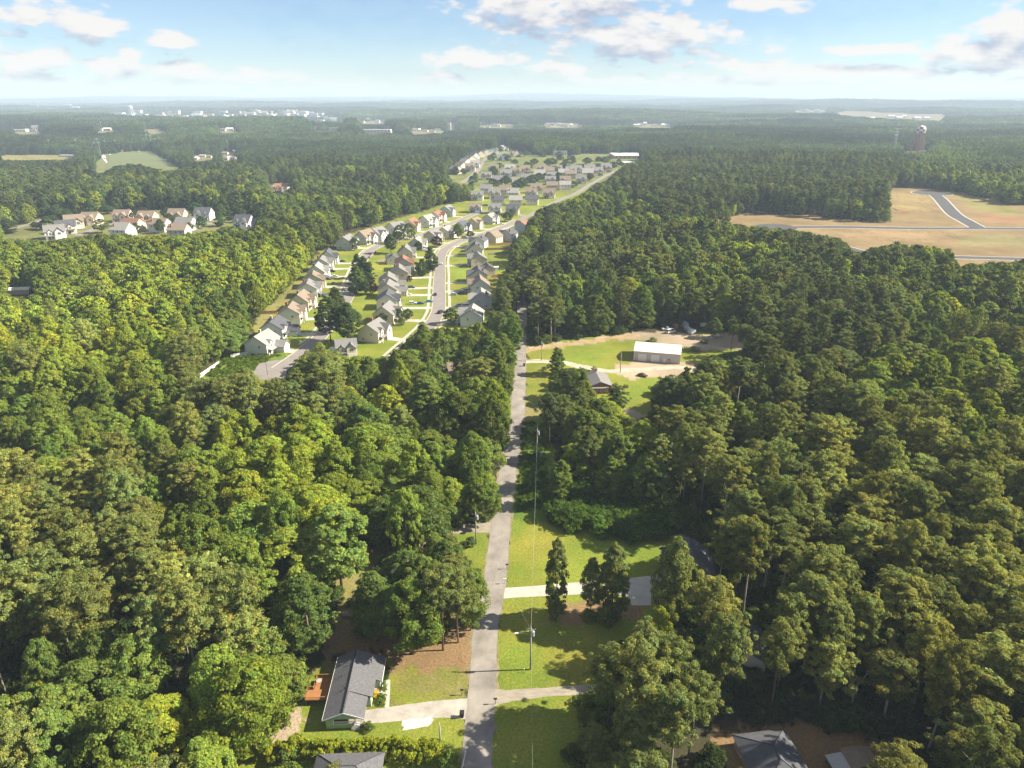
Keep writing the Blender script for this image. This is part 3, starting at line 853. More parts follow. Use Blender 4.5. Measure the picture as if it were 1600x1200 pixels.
def pine_shape(seed, H, Rr, leaf, per, nbr, base=0.5):
    """loblolly pine: whorls of limbs that end in round needle tufts, rounded top, bare lower trunk"""
    rng = np.random.default_rng(seed)
    lean = rng.normal(size=2) * 0.012 * H
    cen, rad, out, limbs = [], [], [], []
    limbs.append(((0, 0, 0), (lean[0] * .4, lean[1] * .4, H * .45), (lean[0], lean[1], H * .97)))
    ga = rng.random() * 6.28
    sq = rng.uniform(0.85, 1.15)
    for i in range(nbr):
        f = ((i + 0.5) / nbr) ** 0.85
        z = H * (base + (1 - base) * f * 0.96)
        prof = (0.55 + 1.3 * f) if f < 0.32 else math.sqrt(max(0.03, 1 - ((f - 0.32) / 0.70) ** 2.1))
        ln = Rr * min(1.0, prof) * (rng.uniform(0.55, 1.08) if f < 0.35 else rng.uniform(0.8, 1.05))
        ga += 2.4 + rng.normal() * 0.3
        up = (0.05 + 0.30 * f) * ln
        tx, ty = math.cos(ga) * ln * sq + lean[0] * z / H, math.sin(ga) * ln / sq + lean[1] * z / H
        limbs.append(((lean[0] * z / H, lean[1] * z / H, z - 0.3), (tx * .55, ty * .55, z + up * .3), (tx, ty, z + up)))
        nt = max(1, int(round(1.4 + ln / (0.24 * Rr))))
        for q in range(nt):
            s = 1.0 - q * 0.22
            spread = 0.17 * ln
            r = rng.uniform(0.12, 0.20) * Rr
            c = (tx * s + rng.normal() * spread, ty * s + rng.normal() * spread, z + up * s + rng.normal() * 0.10 * Rr + 0.1 * Rr)
            cen.append(c)
            rad.append((r, r, r * 0.72))
            out.append((c[0], c[1], (c[2] - H * (base + 0.35 * (1 - base))) * 0.9))
    cen.append((lean[0], lean[1], H)); rad.append((0.2 * Rr,) * 3); out.append((0, 0, 1))
    out = np.array(out); out /= np.linalg.norm(out, axis=1)[:, None] + 1e-6
    co, var = leaves(rng, np.array(cen), np.array(rad), per, leaf, 0.5, 0.58, 0.25, out)
    return co, var, limbs


def trunk_mesh(name, limbs, r0, n=6, twigs=9):
    mb = MB()
    for i, p in enumerate(limbs[:twigs + 1]):
        r = r0 if i == 0 else r0 * 0.34
        mb.tube(p, [r, r * (0.72 if i == 0 else .6), r * 0.22], n if i == 0 else 4)
    return mb.mesh(name, smooth=True)


PROTO = {}          # key -> dict(crown, trunk, joined, H, R)
PCOL = {}


def add_proto(kind, H, Rr, shape, leafmat, barkmat, r0, twigs=9):
    co, var, limbs = shape
    i = len(PROTO.setdefault(kind, []))
    crown = quad_mesh(f'{kind}_crown', co, var, leafmat)
    trunk = trunk_mesh(f'{kind}_trunk', limbs, r0, twigs=twigs)
    trunk.materials[0] = barkmat
    PROTO[kind].append(dict(crown=crown, trunk=trunk, H=H, R=Rr, co=co, var=var))
    return PROTO[kind][-1]


def joined(kind):
    """one mesh of crown and trunk for the uncountable far wood"""
    if kind in PCOL:
        return PCOL[kind]
    c = bpy.data.collections.new(kind + '_wood')
    for i, p in enumerate(PROTO[kind]):
        bm = bmesh.new()
        bm.from_mesh(p['crown'])
        k = len(bm.faces)
        bm.from_mesh(p['trunk'])
        bm.faces.ensure_lookup_table()
        for f in bm.faces[k:]:
            f.material_index = 1
        me = bpy.data.meshes.new(f'{kind}_whole')
        bm.to_mesh(me); bm.free()
        me.materials.append(p['crown'].materials[0]); me.materials.append(p['trunk'].materials[0])
        o = bpy.data.objects.new(f'{kind}_{i:02d}', me)
        c.objects.link(o)
    PCOL[kind] = c
    return c


for s in range(6):
    H, Rr = (25.0, 5.4) if s % 2 == 0 else (24.0, 4.8)
    add_proto('pine', H, Rr, pine_shape(100 + s, H, Rr, 0.205, 76, 48 + s % 3 * 6, base=(0.40, 0.48, 0.56)[s % 3]), M['needle'], M['pale_bark'] if s % 2 else M['bark'], 0.26, 12)
for s in range(3):
    H, Rr = 27.0, 4.2
    add_proto('pine', H, Rr, pine_shape(160 + s, H, Rr, 0.205, 66, 32 + 4 * s, base=0.60 - 0.04 * s), M['needle'], M['pale_bark'], 0.25, 16)
for s in range(8):
    H, Rr = ((18.0, 6.2), (20.0, 5.4), (16.0, 6.0), (21.0, 5.0))[s % 4]
    add_proto('broad', H, Rr, broad_shape(200 + s, H, Rr, 0.195, 64, 330, low=(0.16, 0.24)[s % 2], lobes=(30, 44, 58)[s % 3], form=('dome', 'egg')[s % 4 == 3]), M['leaf'], M['bark'], 0.27, 5)
for s in range(4):
    add_proto('shrub', 4.0, 2.6, broad_shape(300 + s, 4.0, 2.6, 0.17, 42, 52, low=0.03, lobes=9), M['leaf'], M['bark'], 0.08, 3)
for s in range(3):
    add_proto('column', 24.0, 3.3, broad_shape(340 + s, 24.0, 3.3, 0.20, 66, 320, low=0.05, lobes=60, form='column'), M['leaf'], M['bark'], 0.28, 6)
for s in range(4):
    add_proto('cone', 13.0, 3.2, broad_shape(360 + s, 13.0, 3.2, 0.22, 74, 130, low=0.05, lobes=22, form='egg'), M['leaf'], M['bark'], 0.15, 4)
for s in range(4):
    add_proto('mid_pine', 24.0, 5.0, pine_shape(400 + s, 24.0, 5.0, 0.60, 15, 30, base=0.42), M['needle'], M['bark'], 0.3, 4)
for s in range(5):
    add_proto('mid_broad', 18.0, 6.0, broad_shape(500 + s, 18.0, 6.0, 0.52, 14, 190, low=0.12, lobes=30, form=('dome', 'egg')[s % 3 == 2]), M['leaf'], M['bark'], 0.3, 2)
# far stands: a dozen crowns in one shape
for s in range(4):
    rng = np.random.default_rng(600 + s)
    cs, vs = [], []
    for k in range(16):
        a = k * 2.4; rr = 19 * math.sqrt((k + .5) / 16)
        Hh, Rk = rng.uniform(13, 21), rng.uniform(4.2, 6.5)
        co, var, _ = broad_shape(700 + s * 20 + k, Hh, Rk, 1.15, 6, 46, low=0.05, lobes=12)
        co = co + np.array([rr * math.cos(a), rr * math.sin(a), 0])
        cs.append(co); vs.append(var * rng.uniform(0.75, 1.2))
    add_proto('stand', 20.0, 21.0, (np.concatenate(cs), np.concatenate(vs), [((0, 0, 0), (0, 0, 4), (0, 0, 9))]), M['leaf'], M['bark'], 0.3, 0)


def snag_mesh(seed, H):
    rng = random.Random(seed); mb = MB()

    def grow(p, d, ln, r, depth):
        mid = p + d * ln * .5 + Vector((rng.uniform(-.06, .06), rng.uniform(-.06, .06), 0)) * ln
        q = p + d * ln
        mb.tube([p, mid, q], [r, r * .8, r * .5], 5, cap=False)
        if depth == 0:
            return
        for k in range(3 if depth > 1 else 2):
            e = (d + Vector((rng.uniform(-1, 1), rng.uniform(-1, 1), rng.uniform(-.1, .7))) * .75).normalized()
            grow(p + d * ln * rng.uniform(.5, 1.0), e, ln * rng.uniform(.4, .62), r * .45, depth - 1)
    grow(Vector((0, 0, 0)), Vector((0, 0, 1)), H * .62, .24, 4)
    return mb.mesh('dead_trunk')


def instancer_group(kind):
    g = bpy.data.node_groups.new('scatter_' + kind, 'GeometryNodeTree')
    g.interface.new_socket('Geometry', in_out='INPUT', socket_type='NodeSocketGeometry')
    g.interface.new_socket('Geometry', in_out='OUTPUT', socket_type='NodeSocketGeometry')
    N, L = g.nodes.new, g.links.new
    gi, go = N('NodeGroupInput'), N('NodeGroupOutput')
    ci = N('GeometryNodeCollectionInfo'); ci.inputs['Collection'].default_value = joined(kind)
    ci.inputs['Separate Children'].default_value = True; ci.inputs['Reset Children'].default_value = True
    ip = N('GeometryNodeInstanceOnPoints'); ip.inputs['Pick Instance'].default_value = True

    def attr(nm, typ):
        n = N('GeometryNodeInputNamedAttribute'); n.data_type = typ; n.inputs['Name'].default_value = nm
        return n.outputs['Attribute']
    L(gi.outputs[0], ip.inputs['Points']); L(ci.outputs[0], ip.inputs['Instance'])
    L(attr('which', 'INT'), ip.inputs['Instance Index'])
    L(attr('rot', 'FLOAT_VECTOR'), ip.inputs['Rotation']); L(attr('size', 'FLOAT_VECTOR'), ip.inputs['Scale'])
    L(ip.outputs[0], go.inputs[0])
    return g


def scatter(name, kind, P, S, T, label, cat):
    """one uncountable mass of trees: P (n,3), S (n,3), T (n,3) colours"""
    n = len(P)
    if n == 0:
        return
    me = bpy.data.meshes.new(name)
    me.vertices.add(n); me.vertices.foreach_set('co', P.ravel().astype(np.float32))
    rot = np.zeros((n, 3)); rot[:, 2] = RNG.random(n) * 6.283
    rot[:, :2] = RNG.normal(size=(n, 2)) * 0.03
    for nm, typ, key, val in (('rot', 'FLOAT_VECTOR', 'vector', rot), ('size', 'FLOAT_VECTOR', 'vector', S), ('tint', 'FLOAT_VECTOR', 'vector', T)):
        a = me.attributes.new(nm, typ, 'POINT'); a.data.foreach_set(key, val.ravel().astype(np.float32))
    a = me.attributes.new('which', 'INT', 'POINT'); a.data.foreach_set('value', RNG.integers(0, len(PROTO[kind]), n).astype(np.int32))
    o = bpy.data.objects.new(name, me); COL.objects.link(o)
    md = o.modifiers.new('scatter', 'NODES'); md.node_group = instancer_group(kind)
    return tag(o, label, cat, kind='stuff')


def place_tree(kind, x, y, H, Rr, tint, label, group=None, which=None, rz=None, name=None, z=None, cat='tree', lean=(0, 0)):
    """a tree of its own: Empty > trunk, crown"""
    k = random.randrange(len(PROTO[kind])) if which is None else which
    p = PROTO[kind][k]
    e = empty(name or {'pine': 'pine_tree', 'shrub': 'shrub'}.get(kind, 'broadleaf_tree'), (x, y, float(terrain(x, y)) if z is None else z), random.random() * 6.28 if rz is None else rz)
    e.rotation_euler[0], e.rotation_euler[1] = lean
    e.scale = (Rr / p['R'], Rr / p['R'], H / p['H'])
    link('trunk', p['trunk'], e)
    c = link('crown', p['crown'], e)
    c['tint'] = [float(q) for q in tint]
    return tag(e, label, cat, group)


# ------------------------------------------------------------------ species and colour over the land
# (u, v, spread, share of pines, tint of broadleaves, tint of pines)
BRIGHT, FRESH, MIDG, DEEP = (0.205, 0.268, 0.040), (0.168, 0.235, 0.046), (0.132, 0.190, 0.048), (0.084, 0.130, 0.046)
OLIVE, PINEG, PINED = (0.198, 0.236, 0.070), (0.165, 0.203, 0.062), (0.112, 0.150, 0.056)
ZONES = [
    (230, 420, 130, 0.08, BRIGHT, PINEG), (440, 400, 50, 0.05, BRIGHT, PINEG), (60, 420, 110, 0.15, FRESH, PINEG), (120, 540, 150, 0.12, BRIGHT, OLIVE), (330, 500, 60, 0.05, MIDG, PINED),
    (60, 660, 120, 0.25, FRESH, OLIVE), (220, 650, 90, 0.1, FRESH, OLIVE), (330, 620, 70, 0.7, MIDG, PINEG), (450, 640, 80, 0.75, MIDG, PINEG),
    (450, 740, 110, 0.12, BRIGHT, OLIVE), (300, 780, 90, 0.25, FRESH, OLIVE), (380, 860, 80, 0.35, FRESH, OLIVE), (650, 640, 100, 0.25, MIDG, PINEG), (640, 760, 80, 0.1, FRESH, OLIVE), (740, 600, 60, 0.3, MIDG, PINEG),
    (90, 860, 120, 0.8, MIDG, OLIVE), (250, 960, 110, 0.9, MIDG, OLIVE), (60, 1100, 120, 0.5, MIDG, OLIVE), (280, 1120, 90, 0.45, FRESH, OLIVE), (480, 950, 70, 0.2, MIDG, OLIVE), (600, 900, 70, 0.5, MIDG, PINEG),
    (300, 300, 130, 0.35, DEEP, PINED), (100, 290, 130, 0.5, DEEP, PINED), (560, 310, 110, 0.08, MIDG, PINED), (560, 230, 120, 0.6, DEEP, PINED), (450, 330, 70, 0.15, MIDG, PINED),
    (900, 330, 90, 0.25, MIDG, PINED), (1250, 250, 150, 0.85, DEEP, PINED), (1250, 310, 120, 0.3, MIDG, PINED), (1050, 260, 90, 0.6, DEEP, PINED), (1480, 265, 60, 0.02, FRESH, PINED), (1560, 290, 60, 0.02, FRESH, PINED), (1560, 230, 70, 0.3, DEEP, PINED),
    (900, 450, 90, 0.6, MIDG, PINED), (1100, 440, 120, 0.35, MIDG, PINEG), (1300, 430, 130, 0.6, MIDG, PINED), (1500, 470, 120, 0.3, MIDG, PINEG), (1300, 520, 110, 0.75, MIDG, PINED),
    (1500, 600, 120, 0.35, FRESH, PINEG), (1350, 640, 110, 0.4, FRESH, PINEG), (1200, 640, 90, 0.5, MIDG, PINEG), (930, 700, 60, 0.5, MIDG, PINEG), (1150, 760, 110, 0.75, MIDG, PINEG), (1400, 760, 130, 0.8, MIDG, OLIVE),
    (1200, 880, 130, 0.9, MIDG, PINEG), (1450, 950, 150, 0.95, MIDG, OLIVE), (1000, 1080, 110, 1.0, MIDG, OLIVE), (1300, 1080, 140, 0.92, DEEP, OLIVE),
]
ZA = np.array([(z[0], z[1], z[2], z[3], *z[4], *z[5]) for z in ZONES])


def zone_at(u, v):
    d2 = ((u[:, None] - ZA[:, 0]) ** 2 + (1.6 * (v[:, None] - ZA[:, 1])) ** 2) / (ZA[:, 2] ** 2 * 0.5)
    w = np.exp(-np.minimum(d2, 60)) + 1e-9 / (1 + d2)
    w /= w.sum(1)[:, None]
    return w @ ZA[:, 3], w @ ZA[:, 4:7], w @ ZA[:, 7:10]


def clear_of_open(x, y, z, H, Rr, low):
    """False where the crown would hide ground that the picture shows"""
    ok = np.ones(len(x), bool)
    for f, side in ((0.0, 0), (0.06, 0), (low, 0.8), (low, -0.8), (low, 0), ((low + 1) / 2, 0.95), ((low + 1) / 2, -0.95), (0.5, 0), (0.85, 0.6), (0.85, -0.6), (0.9, 0), (1.0, 0)):
        u, v = project(x + side * Rr, y, z + f * H)
        inside = (u > -60) & (u < 1660) & (v > -60) & (v < 1260)
        ok &= ~(inside & open_at(u, v))
        for poly, dist in OPEN_BEFORE:
            ok &= ~((y < dist) & in_poly(u, v, poly))
    return ok


HERO = []            # (x, y, keep-away radius) of the trees set one by one and of the buildings


def keep_away(x, y, r):
    HERO.append((x, y, r))

# ------------------------------------------------------------------ houses
MESHC = {}


def cached(key, fn):
    if key not in MESHC:
        MESHC[key] = fn()
    return MESHC[key]


def gable_roof(mb, x0, x1, y0, y1, ze, rise, over=0.45, th=0.22, axis='y', m=0):
    """two roof slabs; ridge along axis"""
    if axis == 'y':
        xm = (x0 + x1) / 2; k = rise / ((x1 - x0) / 2)
        for s, xe in ((-1, x0 - over), (1, x1 + over)):
            zl = ze - over * k
            mb.prism([(xm, y0 - over, ze + rise), (xe, y0 - over, zl), (xe, y0 - over, zl + th), (xm, y0 - over, ze + rise + th)], (0, y1 - y0 + 2 * over, 0), m)
    else:
        ym = (y0 + y1) / 2; k = rise / ((y1 - y0) / 2)
        for s, ye in ((-1, y0 - over), (1, y1 + over)):
            zl = ze - over * k
            mb.prism([(x0, ym, ze + rise), (x0, ye, zl), (x0, ye, zl + th), (x0, ym, ze + rise + th)], (x1 + over - x0, 0, 0), m)


def gable_walls(mb, x0, x1, y0, y1, z0, ze, rise, axis='y', m=0):
    if axis == 'y':
        xm = (x0 + x1) / 2
        mb.prism([(x0, y0, z0), (x1, y0, z0), (x1, y0, ze), (xm, y0, ze + rise), (x0, y0, ze)], (0, y1 - y0, 0), m)
    else:
        ym = (y0 + y1) / 2
        mb.prism([(x0, y0, z0), (x0, y1, z0), (x0, y1, ze), (x0, ym, ze + rise), (x0, y0, ze)], (x1 - x0, 0, 0), m)


def window_mesh(w, h, face):
    """frame with a dark pane, lying on a wall; face: 'x' or 'y' is the wall's normal"""
    def fn():
        mb = MB(); t = 0.09
        def bx(a0, a1, z0, z1, d0, d1, m):
            if face == 'x': mb.box(d0, d1, a0, a1, z0, z1, m)
            else: mb.box(a0, a1, d0, d1, z0, z1, m)
        bx(-w / 2, w / 2, -h / 2, h / 2, -0.02, 0.03, 1)
        bx(-w / 2 - t, -w / 2, -h / 2 - t, h / 2 + t, -0.02, 0.07, 0); bx(w / 2, w / 2 + t, -h / 2 - t, h / 2 + t, -0.02, 0.07, 0)
        bx(-w / 2, w / 2, h / 2, h / 2 + t, -0.02, 0.07, 0); bx(-w / 2, w / 2, -h / 2 - t, -h / 2, -0.02, 0.09, 0)
        bx(-0.03, 0.03, -h / 2, h / 2, 0.03, 0.05, 0); bx(-w / 2, w / 2, -0.03, 0.03, 0.03, 0.05, 0)
        return mb.mesh('window')
    return cached(('win', w, h, face), fn)


def add_window(root, x, y, z, w, h, face, sign=1):
    o = link('window', window_mesh(w, h, face), root, [M['trim'], M['glass']], (x, y, z))
    if sign < 0:
        o.rotation_euler = (0, 0, math.pi)
    return o


def panel_door(name, w, h, mat, root, x, y, z0, face='x', rows=4):
    def fn():
        mb = MB()
        mb.box(-0.03, 0.05, -w / 2, w / 2, 0, h)
        for i in range(rows):
            for j in range(max(1, int(w / 1.2))):
                c = max(1, int(w / 1.2)); a = -w / 2 + (j + 0.12) * w / c; b = -w / 2 + (j + 0.88) * w / c
                mb.box(0.05, 0.08, a, b, (i + 0.14) * h / rows, (i + 0.86) * h / rows)
        return mb.mesh(name)
    me = cached(('pdoor', w, h, rows), fn)
    o = link(name, me, root, mat, (x, y, z0))
    if face == 'y': o.rotation_euler = (0, 0, -R(90))
    return o


def row_house(x, y, rz, label, group, wall, roof, variant=0, sc=1.0, detail=2, cat='house', name='row_house', D=11.0, Ln=12.0):
    """two-storey suburban house: local +x is the street front, ridge along y, gable ends at +-y"""
    mirror = -1 if variant & 1 else 1
    style = (variant >> 1) % 3
    ze, rise = (5.5, 3.5) if style != 2 else (5.2, 4.2)
    root = empty(name, (x, y, float(terrain(x, y))), rz, sc)
    keep_away(x, y, 7.5 * sc)
    yw = mirror * Ln * 0.22                                        # the gabled wing over the garage
    ww, pw = 5.2, (1.6 if style != 1 else 5.0)

    def walls():
        mb = MB()
        gable_walls(mb, -D / 2, D / 2, -Ln / 2, Ln / 2, 0, ze, rise)
        if style == 1:
            gable_walls(mb, 0, D / 2 + pw, yw - ww / 2, yw + ww / 2, 0, 3.0, 2.2, 'x')
            gable_walls(mb, 0, D / 2 + 0.4, -yw - 1.5, -yw + 1.5, 3.0, ze - .2, 1.6, 'x')
        else:
            gable_walls(mb, 0, D / 2 + pw, yw - ww / 2, yw + ww / 2, 0, ze - 0.2, 2.5, 'x')
            gable_walls(mb, 0, D / 2 + 0.5, -yw - 1.4, -yw + 1.4, 3.0, ze - .1, 1.5, 'x')
        return mb.mesh('wall')

    def roofs():
        mb = MB()
        gable_roof(mb, -D / 2, D / 2, -Ln / 2, Ln / 2, ze, rise)
        if style == 1:
            gable_roof(mb, 1.5, D / 2 + pw, yw - ww / 2, yw + ww / 2, 3.0, 2.2, axis='x')
            gable_roof(mb, 1.0, D / 2 + 0.4, -yw - 1.5, -yw + 1.5, ze - .2, 1.6, over=0.3, axis='x')
        else:
            gable_roof(mb, 0.5, D / 2 + pw, yw - ww / 2, yw + ww / 2, ze - 0.2, 2.5, axis='x')
            gable_roof(mb, 1.0, D / 2 + 0.5, -yw - 1.4, -yw + 1.4, ze - .1, 1.5, over=0.3, axis='x')
        # porch roof
        mb.prism([(D / 2, -yw - 2.6, 3.1), (D / 2 + 2.0, -yw - 2.6, 2.55), (D / 2 + 2.0, -yw - 2.6, 2.7), (D / 2, -yw - 2.6, 3.3)], (0, 5.2, 0))
        return mb.mesh('roof')
    key = (mirror, style, D, Ln)
    link('wall', cached(('w',) + key, walls), root, wall)
    rf = link('roof', cached(('r',) + key, roofs), root, roof)
    if detail < 1:
        return root
    xf = D / 2 + pw
    panel_door('garage_door', 4.2, 2.2, M['trim'], root, xf + 0.02, yw, 0.05)
    if style != 1:
        add_window(root, xf + 0.02, yw, 4.2, 1.7, 1.4, 'x')
    add_window(root, D / 2 + 0.52, -yw, 4.3, 1.2, 1.4, 'x')
    panel_door('front_door', 1.0, 2.1, M['door_dark'] if variant % 5 else M['door_red'], root, D / 2 + 0.02, -yw - 0.8, 0.2)
    add_window(root, D / 2 + 0.02, -yw + 1.2, 1.7, 1.3, 1.3, 'x')
    for sgn in (-1, 1):                                           # gable ends
        add_window(root, 1.8, sgn * (Ln / 2 + 0.02), 4.1, 0.8, 1.2, 'y', sgn)
        if detail > 1 and variant % 3 == 0:
            add_window(root, -2.6, sgn * (Ln / 2 + 0.02), 1.6, 0.8, 1.2, 'y', sgn)
    for yy in (-3.2, 0.0, 3.2):
        o = add_window(root, -D / 2 - 0.02, yy, 4.1, 1.0, 1.3, 'x', -1)
    if detail > 1:
        def post():
            return MB().box(-0.09, 0.09, -0.09, 0.09, 0, 2.6).mesh('porch_post')
        for yy in (-yw - 2.4, -yw + 2.4):
            link('porch_post', cached('post', post), root, M['trim'], (D / 2 + 1.85, yy, 0))
        if variant % 2 == 0:
            def chim():
                return MB().box(-0.5, 0.5, -0.35, 0.35, 0, 3.0).box(-0.6, 0.6, -0.45, 0.45, 3.0, 3.2).mesh('chimney')
            link('chimney', cached('chim', chim), rf, M['beige'] if variant % 4 else M['brick'], (-D * 0.25, mirror * Ln * 0.3, ze + 0.6))
    return root


def nearest_on(line, p):
    d = np.hypot(line[:, 0] - p[0], line[:, 1] - p[1]); k = int(d.argmin())
    return line[k], d[k]


_ones = ['first', 'second', 'third', 'fourth', 'fifth', 'sixth', 'seventh', 'eighth', 'ninth', 'tenth', 'eleventh', 'twelfth', 'thirteenth', 'fourteenth', 'fifteenth', 'sixteenth', 'seventeenth', 'eighteenth', 'nineteenth']
ORD = _ones + [w for t, tt in (('twent', 'twenty'), ('thirt', 'thirty'), ('fort', 'forty'), ('fift', 'fifty'), ('sixt', 'sixty'), ('sevent', 'seventy'), ('eight', 'eighty')) for w in [t + 'ieth'] + [tt + '-' + q for q in _ones[:9]]]
ROOFW = {'grey': 'grey', 'dark': 'dark', 'tan': 'tan', 'red': 'rust-red', 'pale': 'pale grey'}
WALLW = {'white': 'white', 'cream': 'cream', 'beige': 'beige', 'grey_siding': 'grey'}


def lane(a, b, w, label):
    a, b = np.array(a), np.array(b)
    n = max(2, int(np.linalg.norm(b - a) / 4))
    ln = np.array([a + (b - a) * i / n for i in range(n + 1)])
    return ribbon('driveway', ln, w, M['bright_concrete'], 0.035, label)


def house_row(items, street, where, group, sc=1.0, drive=True, detail=2, dmax=45):
    for i, (u, v, wall, roof, var) in enumerate(items):
        p = G(u, v, 4.0 * sc)
        q, d = nearest_on(street, p)
        rz = math.atan2(q[1] - p[1], q[0] - p[0])
        lab = f'{WALLW[wall]} house with {ROOFW[roof]} roof, {ORD[i]} from the near end of {where}'
        tag(row_house(p[0], p[1], rz, lab, group, M[wall], M['roof_' + roof], var, sc, detail), lab, 'house', group)
        if drive and d < dmax:
            f = np.array([math.cos(rz), math.sin(rz)]); t = np.array([-f[1], f[0]])
            m = -1 if var & 1 else 1
            pw = 5.0 if (var >> 1) % 3 == 1 else 1.6
            a = p + f * (5.5 + pw - 0.2) * sc + t * m * 12 * 0.22 * sc
            lane(a, a + f * max(3, d - (5.5 + pw) * sc - 4.2), 4.6 * sc, f'driveway of the {ORD[i]} house in {where}')


house_row([(410, 536, 'white', 'pale', 2), (430, 513, 'white', 'dark', 2), (455, 490, 'white', 'tan', 0), (471, 471, 'cream', 'tan', 4), (482, 452, 'white', 'grey', 0), (490, 438, 'cream', 'tan', 1),
           (496, 425, 'white', 'pale', 4), (503, 413, 'white', 'grey', 0), (513, 402, 'white', 'dark', 5)], STREET_A, 'the left house row', 'houses of the left row', sc=1.1)
house_row([(542, 379, 'grey_siding', 'grey', 0), (571, 371, 'grey_siding', 'tan', 4), (590, 366, 'white', 'grey', 1), (619, 357, 'white', 'grey', 0), (643, 352, 'cream', 'red', 5), (668, 346, 'white', 'pale', 4), (682, 339, 'white', 'red', 0),
           (699, 330, 'grey_siding', 'grey', 1)], STREET_A, 'the upper left row', 'houses of the upper left row', sc=1.22)
house_row([(584, 517, 'cream', 'grey', 0), (604, 490, 'cream', 'grey', 4), (606, 469, 'white', 'dark', 1), (607, 453, 'cream', 'grey', 2), (607, 440, 'cream', 'grey', 3), (624, 427, 'beige', 'grey', 0), (630, 412, 'cream', 'red', 1),
           (634, 395, 'beige', 'grey', 4), (652, 381, 'grey_siding', 'pale', 0), (677, 369, 'beige', 'grey', 1), (697, 363, 'cream', 'pale', 0), (722, 355, 'grey_siding', 'dark', 4), (742, 349, 'beige', 'tan', 1),
           (766, 342, 'grey_siding', 'pale', 0)], STREET_B, 'the middle house row', 'houses of the middle row', sc=1.1)
house_row([(738, 494, 'white', 'pale', 1), (752, 467, 'grey_siding', 'pale', 0), (750, 446, 'white', 'tan', 5), (747, 430, 'cream', 'dark', 0), (747, 406, 'beige', 'grey', 1), (743, 390, 'cream', 'dark', 4), (749, 378, 'white', 'dark', 0),
           (771, 371, 'beige', 'tan', 5), (795, 367, 'grey_siding', 'dark', 0), (817, 353, 'grey_siding', 'red', 1)], STREET_B, 'the right house row', 'houses of the right row', sc=1.1)


def lone_house(u, v, deg, wall, roof, var, label, sc=1.0, detail=1, group=None, name='row_house'):
    p = G(u, v, 4.0 * sc)
    return tag(row_house(p[0], p[1], R(deg), label, group, M[wall], M['roof_' + roof], var, sc, detail, name=name), label, 'house', group)


# houses whose ridge runs across the picture, in front of the wood and in the far rows: (u, v, facing, wall, roof, variant, scale)
for i, (u, v, dg, w, r, k, s) in enumerate(((743, 325, -92, 'grey_siding', 'tan', 0, 1.12), (773, 326, -92, 'white', 'grey', 1, 1.15), (801, 328, -94, 'cream', 'dark', 4, 1.15))):
    lone_house(u, v, dg, w, r, k, ('grey tan-roofed house left in the trio facing the street end', 'white house in the middle of the trio facing the street end', 'cream house with dark roof right in the trio facing the street end')[i], s, 2, 'houses facing the street end')
BACK = ((746, 306, -90, 'white', 'grey', 0), (773, 303, -92, 'beige', 'grey', 1), (778, 314, 88, 'cream', 'dark', 0), (802, 302, 85, 'cream', 'pale', 4), (806, 314, 88, 'cream', 'pale', 1), (830, 302, -95, 'cream', 'tan', 0), (831, 313, 85, 'cream', 'dark', 1), (858, 303, -95, 'cream', 'tan', 4))
for i, (u, v, dg, w, r, k) in enumerate(BACK):
    lone_house(u, v, dg, w, r, k, ('small white gable behind the trio, leftmost under the trees', 'beige house behind the trio with three small gables', 'cream house with dark roof before the beige gables', 'cream house with a bright gable in the back row',
               'pale-roofed house before the bright gable', 'tan-roofed cream house in the back row before the trees', 'dark-roofed cream house closing the back row at the street', 'tan-roofed house at the right end of the back row')[i], 1.25, 2, 'houses of the back row')
FAR = ((712, 266, 50), (720, 260, 45), (727, 254, 45), (734, 249, 40), (741, 244, 35), (749, 241, 30), (760, 238, 20), (771, 236, 10), (784, 232, -20), (789, 246, 190), (806, 240, 200),
       (771, 264, -90), (797, 264, -90), (760, 275, -90), (791, 272, -90), (820, 265, -90), (845, 264, -90), (843, 273, 90), (870, 265, -90), (892, 267, -90), (892, 273, 90), (921, 264, -90), (918, 271, 90), (947, 263, -90),
       (860, 282, -92), (863, 291, 88), (883, 282, -92), (883, 290, 88), (908, 281, -95), (808, 286, -80))
EXTRA = []
for (u, v) in [(776, 271), (806, 269), (830, 273), (858, 268), (881, 271), (906, 272), (933, 268), (936, 275), (822, 279), (778, 282), (846, 281), (735, 262), (742, 257), (862, 275), (900, 265), (872, 300), (838, 295), (790, 298), (815, 300), (760, 296), (765, 303)]:
    EXTRA.append((u, v, -90 if (u + v) % 2 else 88))
taken = [G(q[0], q[1], 5) for q in FAR + tuple((b[0], b[1]) for b in BACK)]
KEEP = []
for q in EXTRA:
    p = G(q[0], q[1], 5)
    if min(np.hypot(p[0] - t[0], p[1] - t[1]) for t in taken) > 19 and nearest_on(STREET_B, p)[1] > 16:
        taken.append(p); KEEP.append(q)
FAR = FAR + tuple(KEEP)
FW = ['beige', 'cream', 'white', 'beige', 'grey_siding']; FR_ = ['tan', 'grey', 'tan', 'grey', 'pale']
